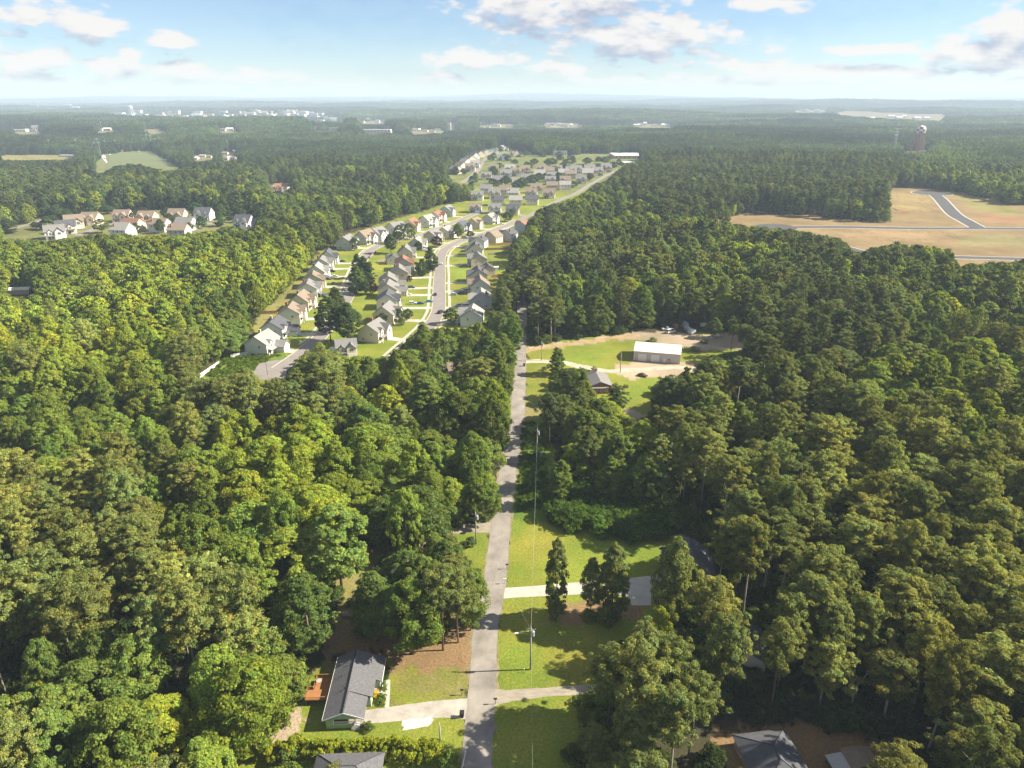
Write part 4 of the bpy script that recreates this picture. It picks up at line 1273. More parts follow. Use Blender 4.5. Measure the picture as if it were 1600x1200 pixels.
for i, (u, v, dg) in enumerate(FAR):
    w, r = FW[i % 5], FR_[(i * 2) % 5] if i % 7 else 'grey'
    if i < 9:
        lab = f'{WALLW[w]} house with {ROOFW[r]} roof, {ORD[i]} along the wood edge of the far street'
    elif i < 11:
        lab = f'{WALLW[w]} house inside the far street bend, {("nearer", "farther")[i - 9]} of two'
    elif i < 24:
        lab = f'{WALLW[w]} house with {ROOFW[r]} roof, {ORD[i - 11]} counted through the far middle rows'
    elif i < 30:
        lab = f'{WALLW[w]} house with {ROOFW[r]} roof, {ORD[i - 24]} in the cluster by the far bend'
    else:
        lab = f'{WALLW[w]} house with {ROOFW[r]} roof, {ORD[i - 30]} of those tucked between the far rows'
    lone_house(u, v, dg, w, r, i % 6, lab, 1.45 if v < 275 else 1.3, 1, 'far houses')
# houses at the left
WEST = ((86, 363, -60, 'white', 'grey', 0), (103, 355, -60, 'cream', 'dark', 1), (116, 347, -60, 'beige', 'tan', 4), (143, 342, -90, 'beige', 'tan', 0), (193, 338, -90, 'cream', 'tan', 0), (231, 340, -90, 'beige', 'tan', 1), (192, 360, 80, 'white', 'pale', 4),
        (208, 352, 80, 'beige', 'red', 1), (250, 352, 85, 'white', 'tan', 0), (278, 337, -90, 'beige', 'tan', 4), (291, 350, 85, 'white', 'grey', 1), (280, 361, 90, 'cream', 'tan', 0), (319, 335, -90, 'white', 'dark', 5), (382, 347, -100, 'white', 'dark', 4))
for i, (u, v, dg, w, r, k) in enumerate(WEST):
    lone_house(u, v, dg, w, r, k, f'{WALLW[w]} house with {ROOFW[r]} roof, {ORD[i]} among the houses at the left edge', 1.35, 2, 'houses at the left')
# houses half hidden in the woods
for (u, v, dg, w, r, k, s, lab) in ((700, 582, -80, 'beige', 'tan', 1, 0.95, 'brown-roofed house half hidden by trees left of the road bend'), (541, 542, -75, 'cream', 'grey', 0, 0.85, 'grey-roofed cream house beside the big dark trees'),
                                    (614, 405, 185, 'white', 'dark', 1, 0.8, 'small white house behind the rust-red roof of the middle row'), (762, 421, 190, 'beige', 'dark', 0, 0.85, 'beige house behind the right row, dark roof'),
                                    (439, 294, -70, 'beige', 'red', 0, 1.3, 'rust-roofed house lost in the wood at the left'), (633, 915, 0, 'grey_siding', 'grey', 1, 0.9, 'grey-roofed house hidden behind the tree clump left of the road'),
                                    (1078, 885, 175, 'grey_siding', 'dark', 1, 1.0, 'grey house under trees at the end of the white driveway'), (1155, 1012, 170, 'beige', 'dark', 0, 0.9, 'dark-roofed house half hidden behind the tall bare pine')):
    lone_house(u, v, dg, w, r, k, lab, s, 1, name='hidden_house')


# ------------------------------------------------------------------ the green house by the road
def green_house():
    x0, y0 = G(510, 1139)                                           # near left corner of the wall
    rz = R(2.5)
    root = empty('green_house', (x0, y0, 0), rz)
    tag(root, 'single-storey green house with charcoal roof, carport and wooden deck', 'house')
    W, Ln, ze, rise = 7.6, 16.6, 2.9, 1.6
    for a in np.linspace(1, 16, 5):
        keep_away(x0 + 5.5, y0 + a, 6.5)
    D0 = 5.4                                                        # depth of the open carport
    mb = MB()
    # body behind the carport, with the bump-outs to the right
    gable_walls(mb, 0, W, D0, Ln, 0, ze, rise)
    mb.box(W - 0.2, W + 0.8, 5.3, 15.9, 0, 2.5); mb.box(W + 0.7, W + 2.1, 10.2, 16.2, 0, 2.25)
    # carport: left wall, low front wall, gable
    mb.box(0, 0.2, 0, D0, 0, ze); mb.box(0.2, W - 1.6, 0, 0.2, 0, 1.05)
    mb.box(0.2, 1.5, 0.0, 0.2, 1.05, ze)
    mb.prism([(0, 0, ze - 0.45), (W, 0, ze - 0.45), (W, 0, ze), (W / 2, 0, ze + rise), (0, 0, ze)], (0, 0.18, 0))
    mb.obj('wall', M['green_siding'], root)
    mb = MB()
    k = rise / (W / 2); o = 0.5; th = 0.2
    # left slope, full length
    mb.prism([(W / 2, -o, ze + rise), (-o, -o, ze - o * k), (-o, -o, ze - o * k + th), (W / 2, -o, ze + rise + th)], (0, Ln + 2 * o, 0))
    # right slope: low near part, then the stepped wider parts
    for (ya, yb, ext, dz) in ((-o, 5.2, 0.3, 0.0), (5.2, 10.0, 1.3, 0.16), (10.0, Ln + o, 2.6, 0.16)):
        xe = W + ext
        zz = ze + rise - (xe - W / 2) * k * (0.92 if ext > 1 else 1.0)
        mb.prism([(W / 2, ya, ze + rise + dz), (xe, ya, zz + dz), (xe, ya, zz + th + dz), (W / 2, ya, ze + rise + th + dz)], (0, yb - ya, 0))
    rf = mb.obj('roof', M['roof_near'], root)
    mb = MB(); mb.prism([(W / 2 - 0.22, -o, ze + rise + 0.17), (W / 2 + 0.22, -o, ze + rise + 0.17), (W / 2, -o, ze + rise + 0.42)], (0, Ln + 2 * o, 0))
    mb.obj('ridge_cap', M['ridge_cap'], rf)
    for (vx, vy) in ((3.0, 6.2), (2.4, 5.6), (1.6, 10.2), (3.1, 13.0)):
        zz = ze + rise - (W / 2 - vx) * k
        MB().tube([(vx, vy, zz), (vx, vy, zz + 0.65)], 0.09, 8).obj('roof_vent', M['black'], rf)
    mb = MB()
    mb.prism([(W / 2, -o - .06, ze + rise - .12), (-o, -o - .06, ze - o * k - .12), (-o, -o - .06, ze - o * k + .2), (W / 2, -o - .06, ze + rise + .2)], (0, .055, 0))
    mb.prism([(W / 2, -o - .06, ze + rise - .12), (W + .3, -o - .06, ze - .3 * k - .12), (W + .3, -o - .06, ze - .3 * k + .2), (W / 2, -o - .06, ze + rise + .2)], (0, .055, 0))
    mb.box(-o - .06, -o - .003, -o, Ln + o, ze - o * k - .06, ze - o * k + .22)
    mb.box(W + 2.603, W + 2.66, 10.0, Ln + o, 1.98, 2.22)
    mb.obj('fascia', M['trim'], root)
    for xx in (1.5, 4.6, W - 1.7, W - .25):
        MB().box(xx, xx + .16, -.04, .14, 0 if xx > 6 else 1.05, ze - .45).obj('carport_post', M['trim'], root)
    mb = MB(); mb.box(1.66, W - 1.7, -.02, .06, 1.75, 1.83); mb.box(1.66, W - 1.7, -.02, .06, 1.08, 1.14)
    for xx in np.arange(1.8, W - 1.8, 0.16):
        mb.box(xx, xx + .05, 0, .05, 1.14, 1.75)
    mb.obj('carport_railing', M['trim'], root)
    MB().box(.2, W - .2, .25, D0, 0.02, 0.10).obj('carport_floor', M['old_concrete'], root)
    # right side: windows, porch
    for yy in (6.6, 8.4):
        add_window(root, W + 0.82, yy, 1.5, 1.0, 1.2, 'x')
    for yy in (11.4, 14.0):
        add_window(root, W + 2.12, yy, 1.3, 1.2, 1.2, 'x')
    for yy in (6.5, 11.5):
        add_window(root, -0.02, yy, 1.7, 1.1, 1.2, 'x', -1)
    panel_door('front_door', 1.0, 2.1, M['door_red'], root, W + 0.82, 9.4, 0.3)
    pf = MB().box(W + 0.85, W + 2.8, 7.9, 10.1, 0, 0.4).box(W + 2.8, W + 3.2, 8.4, 9.6, 0, .2).obj('porch', M['concrete'], root)
    mb = MB()
    for (xa, ya, xb, yb) in ((W + 0.9, 7.95, W + 2.7, 7.95), (W + 2.7, 7.95, W + 2.7, 8.4), (W + 2.7, 9.6, W + 2.7, 10.05)):
        mb.box(min(xa, xb) - .04, max(xa, xb) + .04, min(ya, yb) - .04, max(ya, yb) + .04, 1.2, 1.3)
        for t in np.linspace(0, 1, 10 if xa != xb else 3):
            a, b = xa + (xb - xa) * t, ya + (yb - ya) * t
            mb.box(a - .03, a + .03, b - .03, b + .03, .4, 1.2)
    mb.obj('railing', M['trim'], pf)
    # wooden deck on the left: a low part and a raised part, boards one by one
    dk = empty('wooden_deck', (0, 0, 0)); dk.parent = root
    bd = MB().box(0, 0.20, 0, 3.9, 0, 0.06).mesh('deck_board')
    for i in range(18):
        link('deck_board', bd, dk, M['wood'], (-0.4 - (i + 1) * 0.225, 9.2, 0.85))
    bd2 = MB().box(0, 0.20, 0, 3.0, 0, 0.06).mesh('deck_board')
    for i in range(24):
        link('deck_board', bd2, dk, M['wood'], (-0.2 - (i + 1) * 0.225, 6.2, 1.35))
    mb = MB()
    for (xa, ya, xb, yb, z0) in ((-5.6, 6.2, -5.6, 9.2, 1.35), (-5.6, 6.2, -0.6, 6.2, 1.35), (-5.6, 9.2, -4.4, 9.2, 1.35), (-4.4, 9.2, -4.4, 13.1, .85), (-4.4, 13.1, -.5, 13.1, .85)):
        mb.box(min(xa, xb) - .07, max(xa, xb) + .07, min(ya, yb) - .07, max(ya, yb) + .07, z0 + .95, z0 + 1.03)
        mb.box(min(xa, xb) - .05, max(xa, xb) + .05, min(ya, yb) - .05, max(ya, yb) + .05, z0 + .1, z0 + .18)
        n = int(max(abs(xb - xa), abs(yb - ya)) / 0.22)
        for t in np.linspace(0, 1, n + 1):
            a, b = xa + (xb - xa) * t, ya + (yb - ya) * t
            mb.box(a - .025, a + .025, b - .025, b + .025, z0 + .05, z0 + .95)
    mb.obj('railing', M['wood'], dk)
    for (a, b, h) in ((-5.5, 6.3, 1.35), (-5.5, 9.1, 1.35), (-3, 6.3, 1.35), (-4.3, 13, .85), (-4.3, 9.4, .85), (-2, 13, .85)):
        MB().box(a - .07, a + .07, b - .07, b + .07, 0, h).obj('post', M['wood_grey'], dk)
    return root


green_house()


def hip_house(u, v, deg, W, Ln, ze, rise, wall, roof, label, name, hgt=3.0):
    p = G(u, v, hgt)
    root = empty(name, (p[0], p[1], 0), R(deg)); tag(root, label, 'house')
    keep_away(p[0], p[1], max(W, Ln) * 0.6)
    MB().box(-W / 2, W / 2, -Ln / 2, Ln / 2, 0, ze).obj('wall', M[wall], root)
    o = 0.5; a, b = W / 2 + o, Ln / 2 + o; rl = max(0.2, b - a); mb = MB(); zl = ze + 0.01
    r1, r2 = (0, -rl, ze + rise), (0, rl, ze + rise)
    c = [(-a, -b, zl), (a, -b, zl), (a, b, zl), (-a, b, zl)]
    mb.face([c[0], c[1], r1]); mb.face([c[1], c[2], r2, r1]); mb.face([c[2], c[3], r2]); mb.face([c[3], c[0], r1, r2]); mb.face([c[3], c[2], c[1], c[0]])
    rf = mb.obj('roof', M[roof], root)
    mb = MB(); mb.tube([r1, r2], .1, 6)
    for cc, rr in ((c[0], r1), (c[1], r1), (c[2], r2), (c[3], r2)):
        mb.tube([cc, rr], .08, 6)
    mb.obj('ridge_cap', M['ridge_cap'], rf)
    for s in (-1, 1):
        for yy in (-Ln * .3, 0, Ln * .3):
            add_window(root, s * (W / 2 + .02), yy, 1.6, 1.1, 1.2, 'x', s)
    panel_door('door', 1.0, 2.1, M['door_dark'], root, W / 2 + .02, Ln * .14, .1)
    return root


hip_house(541, 1203, 92, 8.5, 12, 2.8, 2.3, 'beige', 'roof_near', 'house cut by the bottom edge below the hedge, dark hipped roof', 'hipped_house', 4)
hip_house(1212, 1183, 8, 10, 13, 2.8, 2.6, 'tan_brick', 'roof_dark', 'house with dark hipped roof at the bottom right', 'hipped_house', 4)
# shed beside it
p = G(1344, 1185, 2.2)
rt = tag(empty('shed', (p[0], p[1], 0), R(5)), 'brown-roofed shed right of the dark hipped roof', 'shed'); keep_away(p[0], p[1], 5)
mb = MB(); gable_walls(mb, -2.6, 2.6, -2, 2, 0, 2.2, .5); mb.obj('wall', M['wood_grey'], rt)
mb = MB(); gable_roof(mb, -2.6, 2.6, -2, 2, 2.2, .5, .3); mb.obj('roof', M['roof_tan'], rt)
panel_door('door', 1.2, 1.9, M['trim'], rt, 2.62, 0, .05)
p = G(1310, 1192, 1.6)
rt = tag(empty('lean_to', (p[0], p[1], 0), R(5)), 'grey metal lean-to between the hipped house and the shed', 'shed')
mb = MB(); mb.prism([(-1.8, -1.8, 1.7), (1.6, -1.8, 2.2), (1.6, -1.8, 2.28), (-1.8, -1.8, 1.78)], (0, 3.6, 0)); mb.obj('roof', M['steel'], rt)
for a in (-1.5, 1.4):
    for b in (-1.5, 1.5):
        MB().box(a - .06, a + .06, b - .06, b + .06, 0, 1.72 if a < 0 else 2.1).obj('post', M['wood_grey'], rt)

# brick house by the gravel lane
p = G(934, 594, 3)
bh = tag(empty('brick_house', (p[0], p[1], 0), R(4)), 'red brick house with grey gable roof behind pines', 'house'); keep_away(p[0], p[1], 8)
mb = MB(); gable_walls(mb, -5, 5, -7, 7, 0, 2.9, 2.0); mb.box(-3.6, 3.0, -8.6, -6.9, 0, 2.6); mb.obj('wall', M['brick'], bh)
mb = MB(); gable_roof(mb, -5, 5, -7, 7, 2.9, 2.0, .5); mb.prism([(-4, -9, 2.6), (3.4, -9, 2.6), (3.4, -9, 2.75), (-4, -9, 2.75)], (0, 2.2, 0)); rf = mb.obj('roof', M['roof_grey'], bh)
MB().box(-.4, .4, 5.4, 6.2, 4.2, 6.3).obj('chimney', M['brick'], rf)
for xx in (-2.4, 0.2, 2.2):
    add_window(bh, xx, -8.62, 1.5, 1.0, 1.1, 'y', -1)
for yy in (-4, 0, 4):
    add_window(bh, 5.02, yy, 1.6, 1.1, 1.2, 'x')
panel_door('door', 1.0, 2.1, M['trim'], bh, 5.02, 2.0, .1)


# ------------------------------------------------------------------ the workshop
def workshop():
    a, b = G(990, 563), G(1062, 569)                              # bottom corners of the long front wall
    Ln = float(np.linalg.norm(b - a)); rz = math.atan2(b[1] - a[1], b[0] - a[0])
    root = tag(empty('workshop', (a[0], a[1], 0), rz), 'long metal workshop with curved white roof and two roll-up doors', 'workshop')
    W, ze, rise = 14.0, 5.0, 1.4
    for t in (0.2, .5, .8):
        keep_away(a[0] + (b[0] - a[0]) * t, a[1] + (b[1] - a[1]) * t + 7, 10)
    arc = [(0, ze)] + [(W * t, ze + rise * math.sin(math.pi * t)) for t in np.linspace(.1, .9, 9)] + [(W, ze)]
    mb = MB(); mb.prism([(0.1, 0, 0)] + [(0.1, q[0], q[1]) for q in arc] + [(0.1, W, 0)], (Ln - .2, 0, 0)); mb.obj('wall', M['metal_wall'], root)
    mb = MB()
    for i in range(len(arc) - 1):
        (ya, za), (yb, zb) = arc[i], arc[i + 1]
        if i == 0: ya, za = -.35, ze - .12
        if i == len(arc) - 2: yb, zb = W + .35, ze - .12
        mb.prism([(-.25, ya, za + .02), (-.25, yb, zb + .02), (-.25, yb, zb + .14), (-.25, ya, za + .14)], (Ln + .5, 0, 0))
    rf = mb.obj('roof', M['metal_roof'], root)
    mb = MB()
    for x in np.arange(.8, Ln, 1.5):
        for i in range(len(arc) - 1):
            (ya, za), (yb, zb) = arc[i], arc[i + 1]
            mb.prism([(x, ya, za + .13), (x, yb, zb + .13), (x, yb, zb + .2), (x, ya, za + .2)], (.06, 0, 0))
    mb.obj('roof_seam', M['metal_roof'], rf)
    for x in (0.0, Ln - .05):
        MB().box(x - .12, x + .17, -.08, .1, 0, ze - .1).obj('corner_trim', M['trim'], root)
    for x in (4.0, 10.3):
        d = MB(); d.box(-2, 2, -.1, .02, .05, 3.7)
        for i in range(9):
            d.box(-1.95, 1.95, -.14, -.1, .15 + i * .4, .42 + i * .4)
        d.obj('roll_up_door', M['trim'], root, (x, 0, 0))
    dd = panel_door('side_door', 1.1, 2.3, M['trim'], root, 16.0 * Ln / 24, -.02, .05, 'y')
    add_window(root, 18.4 * Ln / 24, -.03, 1.9, 1.0, 1.1, 'y', -1)
    add_window(root, Ln + .0, 7, 2.0, 1.0, 1.1, 'x')


workshop()


# ------------------------------------------------------------------ cars
def car_parts(kind):
    L_, W, H = {'sedan': (4.7, 1.85, 1.45), 'suv': (4.8, 1.95, 1.8), 'pickup': (5.6, 2.0, 1.85), 'van': (5.4, 2.0, 2.3)}[kind]
    b = MB(); h0, h1 = .32, H * .56
    def prof(pts, w, taper=0.0, m=0):
        b.prism([(x, -w / 2, z) for x, z in pts], (0, w, 0), m)
    if kind == 'sedan':
        prof([(-L_ / 2, h0), (L_ / 2, h0), (L_ / 2, h1 * .8), (L_ / 2 - .15, h1 * .92), (L_ * .2, h1), (-L_ * .36, h1 * 1.04), (-L_ / 2, h1 * .98)], W)
        cab = [(L_ * .22, h1), (L_ * .08, H), (-L_ * .22, H), (-L_ * .38, h1)]
    elif kind == 'suv':
        prof([(-L_ / 2, h0), (L_ / 2, h0), (L_ / 2, h1 * .85), (L_ * .24, h1), (-L_ / 2, h1)], W)
        cab = [(L_ * .24, h1), (L_ * .12, H), (-L_ * .44, H), (-L_ * .495, h1)]
    elif kind == 'pickup':
        prof([(-L_ / 2, h0 + .1), (L_ / 2, h0 + .1), (L_ / 2, h1 * .9), (L_ * .26, h1), (-L_ / 2, h1)], W)
        b.box(-L_ / 2, -L_ / 2 + .08, -W / 2, W / 2, h1, h1 + .12); b.box(-L_ / 2, -L_ * .1, -W / 2, -W / 2 + .1, h1, h1 + .12); b.box(-L_ / 2, -L_ * .1, W / 2 - .1, W / 2, h1, h1 + .12)
        cab = [(L_ * .26, h1), (L_ * .16, H), (-L_ * .06, H), (-L_ * .11, h1)]
    else:
        prof([(-L_ / 2, h0), (L_ / 2, h0), (L_ / 2, h1 * .8), (L_ * .36, h1), (-L_ / 2, h1)], W)
        cab = [(L_ * .38, h1), (L_ * .24, H), (-L_ * .48, H), (-L_ * .5, h1)]
    g = MB(); wi, wo = W * .74, W * .92
    (xa, za), (xb, zb), (xc, zc), (xd, zd) = cab
    lo = [(xa, -wo / 2, za), (xa, wo / 2, za), (xd, wo / 2, zd), (xd, -wo / 2, zd)]
    hi = [(xb, -wi / 2, zb - .06), (xb, wi / 2, zb - .06), (xc, wi / 2, zc - .06), (xc, -wi / 2, zc - .06)]
    for i in range(4):
        j = (i + 1) % 4
        g.face([lo[i], lo[j], hi[j], hi[i]])
    b.prism([(xb + .03, -wi / 2 - .03, zb - .06), (xb + .03, wi / 2 + .03, zb - .06), (xc - .03, wi / 2 + .03, zc - .06), (xc - .03, -wi / 2 - .03, zc - .06)], (0, 0, .07))
    for s in (-1, 1):                                               # pillars
        for (p0, p1) in (((xa, za), (xb, zb)), ((xd, zd), (xc, zc)), (((xa + xd) / 2, za), ((xb + xc) / 2, zb))):
            b.tube([(p0[0], s * wo / 2, p0[1]), (p1[0], s * wi / 2, p1[1] - .03)], .05, 4)
    wh = MB(); wh.tube([(0, -.11, 0), (0, .11, 0)], .34, 12)
    hl = MB().box(-.04, .04, -.2, .2, -.07, .07)
    return dict(body=b.mesh('body'), glass=g.mesh('windows'), wheel=wh.mesh('wheel'), light=hl.mesh('headlight'), L=L_, W=W, h1=h1)


def car(x, y, rz, kind, colour, label, name=None, sc=1.0):
    P = cached(('car', kind), lambda: car_parts(kind))
    root = tag(empty(name or {'sedan': 'car', 'suv': 'car', 'pickup': 'pickup_truck', 'van': 'van'}[kind], (x, y, float(terrain(x, y)) + 0.05), rz, sc), label, {'pickup': 'pickup', 'van': 'van'}.get(kind, 'car'))
    link('body', P['body'], root, M['car_' + colour]); link('window', P['glass'], root, M['glass'])
    for sx in (-1, 1):
        for sy in (-1, 1):
            link('wheel', P['wheel'], root, M['rubber'], (sx * P['L'] * .31, sy * (P['W'] / 2 - .08), .34))
    for sy in (-1, 1):
        link('headlight', P['light'], root, M['trim'], (P['L'] / 2, sy * P['W'] * .36, P['h1'] * .72))
    return root


# (u, v, heading in degrees, kind, colour, label); heading 0 points right
for (u, v, dg, k, c, lab) in (
        (426, 547, 8, 'suv', 'silver', 'silver car in the driveway of the first left-row house'), (463, 518, 8, 'sedan', 'white', 'white car in the driveway of the second left-row house'), (503, 464, 10, 'suv', 'black', 'black car by the fifth left-row house'), (500, 460, 10, 'sedan', 'white', 'white car beside the black one at the left row'),
        (522, 444, 8, 'sedan', 'grey', 'grey car in a driveway of the left row'), (513, 437, 8, 'sedan', 'black', 'black car in front of a white one, left row'), (522, 433, 8, 'pickup', 'white', 'white pickup in a driveway of the left row'), (519, 425, 8, 'suv', 'black', 'black car close to the left-row garages'), (535, 409, 8, 'sedan', 'black', 'black car in the last driveway of the left row'),
        (643, 450, 5, 'suv', 'grey', 'dark car by the grey-roofed house of the middle row'), (630, 459, 5, 'van', 'white', 'white van beside the middle row'), (637, 461, 5, 'sedan', 'white', 'white car behind the van of the middle row'), (645, 475, 6, 'suv', 'white', 'white car first of three in a driveway'), (657, 475, 6, 'sedan', 'blue', 'blue car in the middle of three in a driveway'),
        (671, 472, 6, 'sedan', 'teal', 'bright blue car at the street end of a driveway'), (650, 413, 5, 'suv', 'navy', 'dark blue car by the rust-red roof'), (664, 392, 5, 'sedan', 'white', 'white car before the pale grey house'), (725, 372, 25, 'suv', 'white', 'white car at the bend, nearer of two'), (731, 369, 25, 'sedan', 'silver', 'silver car at the bend, farther of two'),
        (680, 461, 95, 'sedan', 'black', 'black car parked at the left kerb of the middle street'), (689, 489, 60, 'suv', 'black', 'black car parked at the right kerb of the middle street'), (690, 413, 90, 'sedan', 'white', 'white car driving on the middle street'),
        (716, 479, 185, 'suv', 'silver', 'silver car in the lowest driveway right of the middle street'), (727, 480, 185, 'van', 'white', 'white box van in the lowest right driveway'), (728, 477, 185, 'suv', 'white', 'white car behind the box van'), (708, 461, 185, 'sedan', 'silver', 'silver car at the street end of a right driveway'),
        (719, 459, 185, 'pickup', 'black', 'black pickup in the middle of a right driveway'), (726, 455, 185, 'suv', 'silver', 'silver car close to the right-row garage'), (725, 415, 185, 'sedan', 'silver', 'silver car in the fifth right driveway'), (723, 394, 185, 'suv', 'grey', 'grey car in the sixth right driveway'),
        (783, 351, 20, 'sedan', 'silver', 'silver car near the round tree between the streets'), (679, 351, 15, 'suv', 'silver', 'silver car before the upper left row'), (676, 352, 15, 'sedan', 'navy', 'dark car before the upper left row'),
        (923, 297, 40, 'suv', 'black', 'black car on the far bend of the street'), (1004, 588, -35, 'sedan', 'maroon', 'dark red car on the edge of the gravel yard'), (613, 628, 10, 'suv', 'silver', 'silver car under trees in the wood left of the road'), (1042, 516, 10, 'pickup', 'silver', 'silver pickup leftmost in the row of junk by the wood'),
        (1048, 520, 30, 'van', 'white', 'white van in the row of junk by the wood'), (1128, 573, 30, 'sedan', 'silver', 'silver car among scrap at the right of the yard')):
    x, y = G(u, v)
    car(x, y, R(dg), k, c, lab)
    if v > 500: keep_away(x, y, 4)


# ------------------------------------------------------------------ yard things
def simple(name, u, v, rz, mb_parts, label, cat, h=0):
    """mb_parts: list of (part name, MB, material)"""
    p = G(u, v)
    root = tag(empty(name, (p[0], p[1], float(terrain(*p)) + h), rz), label, cat)
    for nm, mb, mt in mb_parts:
        mb.obj(nm, mt, root)
    return root


def trailer(u, v, dg, L_, W, H, mat, label):
    b = MB().box(-L_ / 2, L_ / 2, -W / 2, W / 2, .6, H).box(-L_ / 2 + .1, L_ / 2 - .1, -W / 2 + .1, W / 2 - .1, H, H + .12)
    r = simple('trailer', u, v, R(dg), [('box', b, mat), ('hitch', MB().box(L_ / 2, L_ / 2 + 1.1, -.08, .08, .5, .62), M['black'])], label, 'trailer')
    for s in (-1, 1):
        MB().tube([(0, s * W / 2 - .1, .35), (0, s * W / 2 + .1, .35)], .35, 10).obj('wheel', M['rubber'], r)
    MB().box(-.6, .6, W / 2, W / 2 + .03, 1.0, 1.6).obj('window', M['glass'], r)


trailer(1070, 513, 95, 5.5, 2.6, 3.4, M['steel'], 'grey box trailer tallest in the row of junk by the wood')
trailer(1075, 519, 100, 5.0, 2.4, 2.6, M['steel'], 'low steel trailer at the front of the row of junk')
trailer(1055, 514, 95, 3.6, 2.2, 2.6, M['rust'], 'brown trailer left of the tall grey one')
trailer(1081, 522, 40, 4.0, 2.2, 2.4, M['grey_siding'], 'pale trailer rightmost in the row of junk')
trailer(1099, 511, 10, 3.4, 2.0, 2.2, M['white'], 'small white trailer alone under the wood edge')
for (u, v, s, lab) in ((1122, 526, 1.0, 'heap of white scrap on the dirt, larger of two'), (1110, 529, .6, 'heap of white scrap on the dirt, smaller of two'), (1150, 584, 1.5, 'big heap of pale scrap at the right of the gravel yard'), (1166, 582, .8, 'small heap of pale scrap near the trees')):
    rng = random.Random(u)
    mb = MB()
    for k in range(14):
        a, b, c = rng.uniform(-3, 3) * s, rng.uniform(-1.5, 1.5) * s, rng.uniform(0, .9) * s
        w = rng.uniform(.3, 1.1) * s
        q = rng.uniform(0, 3.1)
        pts = [(a + w * math.cos(q + t) * (1.4 if i % 2 else .7), b + w * math.sin(q + t) * .8, c + rng.uniform(0, .4)) for i, t in enumerate((0, 1.57, 3.14, 4.71))]
        mb.prism(pts, (rng.uniform(-.1, .1), rng.uniform(-.1, .1), .25))
    p = G(u, v); keep_away(p[0], p[1], 3)
    tag(mb.obj('scrap_heap', M['white'], None, (p[0], p[1], 0)), lab, 'scrap')
# carport and small buildings on the rims
for (u, v, dg, L_, W, H, roof, wall, lab) in ((32, 458, 10, 14, 8, 3, 'metal_roof', 'beige', 'white-roofed long shed alone at the left edge'), (527, 552, 15, 6, 5, 2.6, 'metal_roof', 'grey_siding', 'small white-roofed shed beside the left street'), (774, 422, 5, 4.4, 3.2, 2.4, 'white', 'white', 'little white shed in a back yard right of the right row'),
                                              (718, 588, 5, 5.5, 4, 2.4, 'metal_roof', 'beige', 'blue-white porch roof beside the brown-roofed house'), (403, 455, 20, 3.5, 3, 2.3, 'roof_tan', 'beige', 'small tan shed behind the left row')):
    p = G(u, v); keep_away(p[0], p[1], 5)
    rt = tag(empty('shed', (p[0], p[1], 0), R(dg)), lab, 'shed')
    mb = MB(); gable_walls(mb, -L_ / 2, L_ / 2, -W / 2, W / 2, 0, H, W * .12, 'x'); mb.obj('wall', M[wall], rt)
    mb = MB(); gable_roof(mb, -L_ / 2 - .3, L_ / 2, -W / 2, W / 2, H, W * .12, .3, axis='x'); mb.obj('roof', M[roof], rt)
    panel_door('door', 1.2, 2.0, M['door_dark'], rt, L_ / 2 + .01, 0, .05)


def fence(pix, H, mat, label, step=2.4, board=True):
    pts = [G(u, v) for u, v in pix]
    root = tag(empty('fence', (pts[0][0], pts[0][1], 0)), label, 'fence')
    for a, b in zip(pts[:-1], pts[1:]):
        d = np.linalg.norm(b - a); n = max(1, int(d / step)); ang = math.atan2(b[1] - a[1], b[0] - a[0]); w = d / n
        pn = cached(('panel', round(w, 2), H), lambda: MB().box(.06, w - .06, -.03, .03, .08, H).mesh('panel'))
        po = cached(('fpost', H), lambda: MB().box(-.06, .06, -.06, .06, 0, H + .12).mesh('post'))
        for i in range(n):
            q = a + (b - a) * i / n - pts[0]
            link('panel', pn, root, mat, (q[0], q[1], 0), ang); link('post', po, root, mat, (q[0], q[1], 0), ang)
    return root


fence([(312, 591), (343, 570)], 1.9, M['trim'], 'white vinyl fence at the left of the weedy slope')
fence([(361, 559), (390, 555), (391, 548)], 1.9, M['trim'], 'white fence behind the first left-row house')
fence([(405, 491), (433, 490)], 1.9, M['fence_wood'], 'brown board fence behind the third left-row house')
fence([(757, 391), (797, 390)], 1.9, M['fence_wood'], 'orange board fence in a yard of the right row, nearer of two')
fence([(763, 384), (800, 382)], 1.9, M['fence_wood'], 'orange board fence in a yard of the right row, farther of two')
fence([(768, 434), (786, 433)], 1.9, M['fence_wood'], 'red-brown board fence beside the little white shed')
fence([(762, 399), (795, 396)], 1.8, M['wood_grey'], 'grey board fence below the orange fences')
fence([(578, 404), (588, 394)], 1.9, M['wood_grey'], 'grey board fence along the left street bend')
fence([(590, 410), (613, 405)], 1.8, M['wood_grey'], 'grey board fence across the yard at the bend')
fence([(544, 552), (548, 556)], 1.5, M['fence_wood'], 'short orange fence piece by the white-roofed shed')
fence([(722, 1205), (728, 1178)], 1.2, M['trim'], 'white fence piece beside the road at the bottom edge')


# ------------------------------------------------------------------ poles and wires
POLE_TOPS = {}


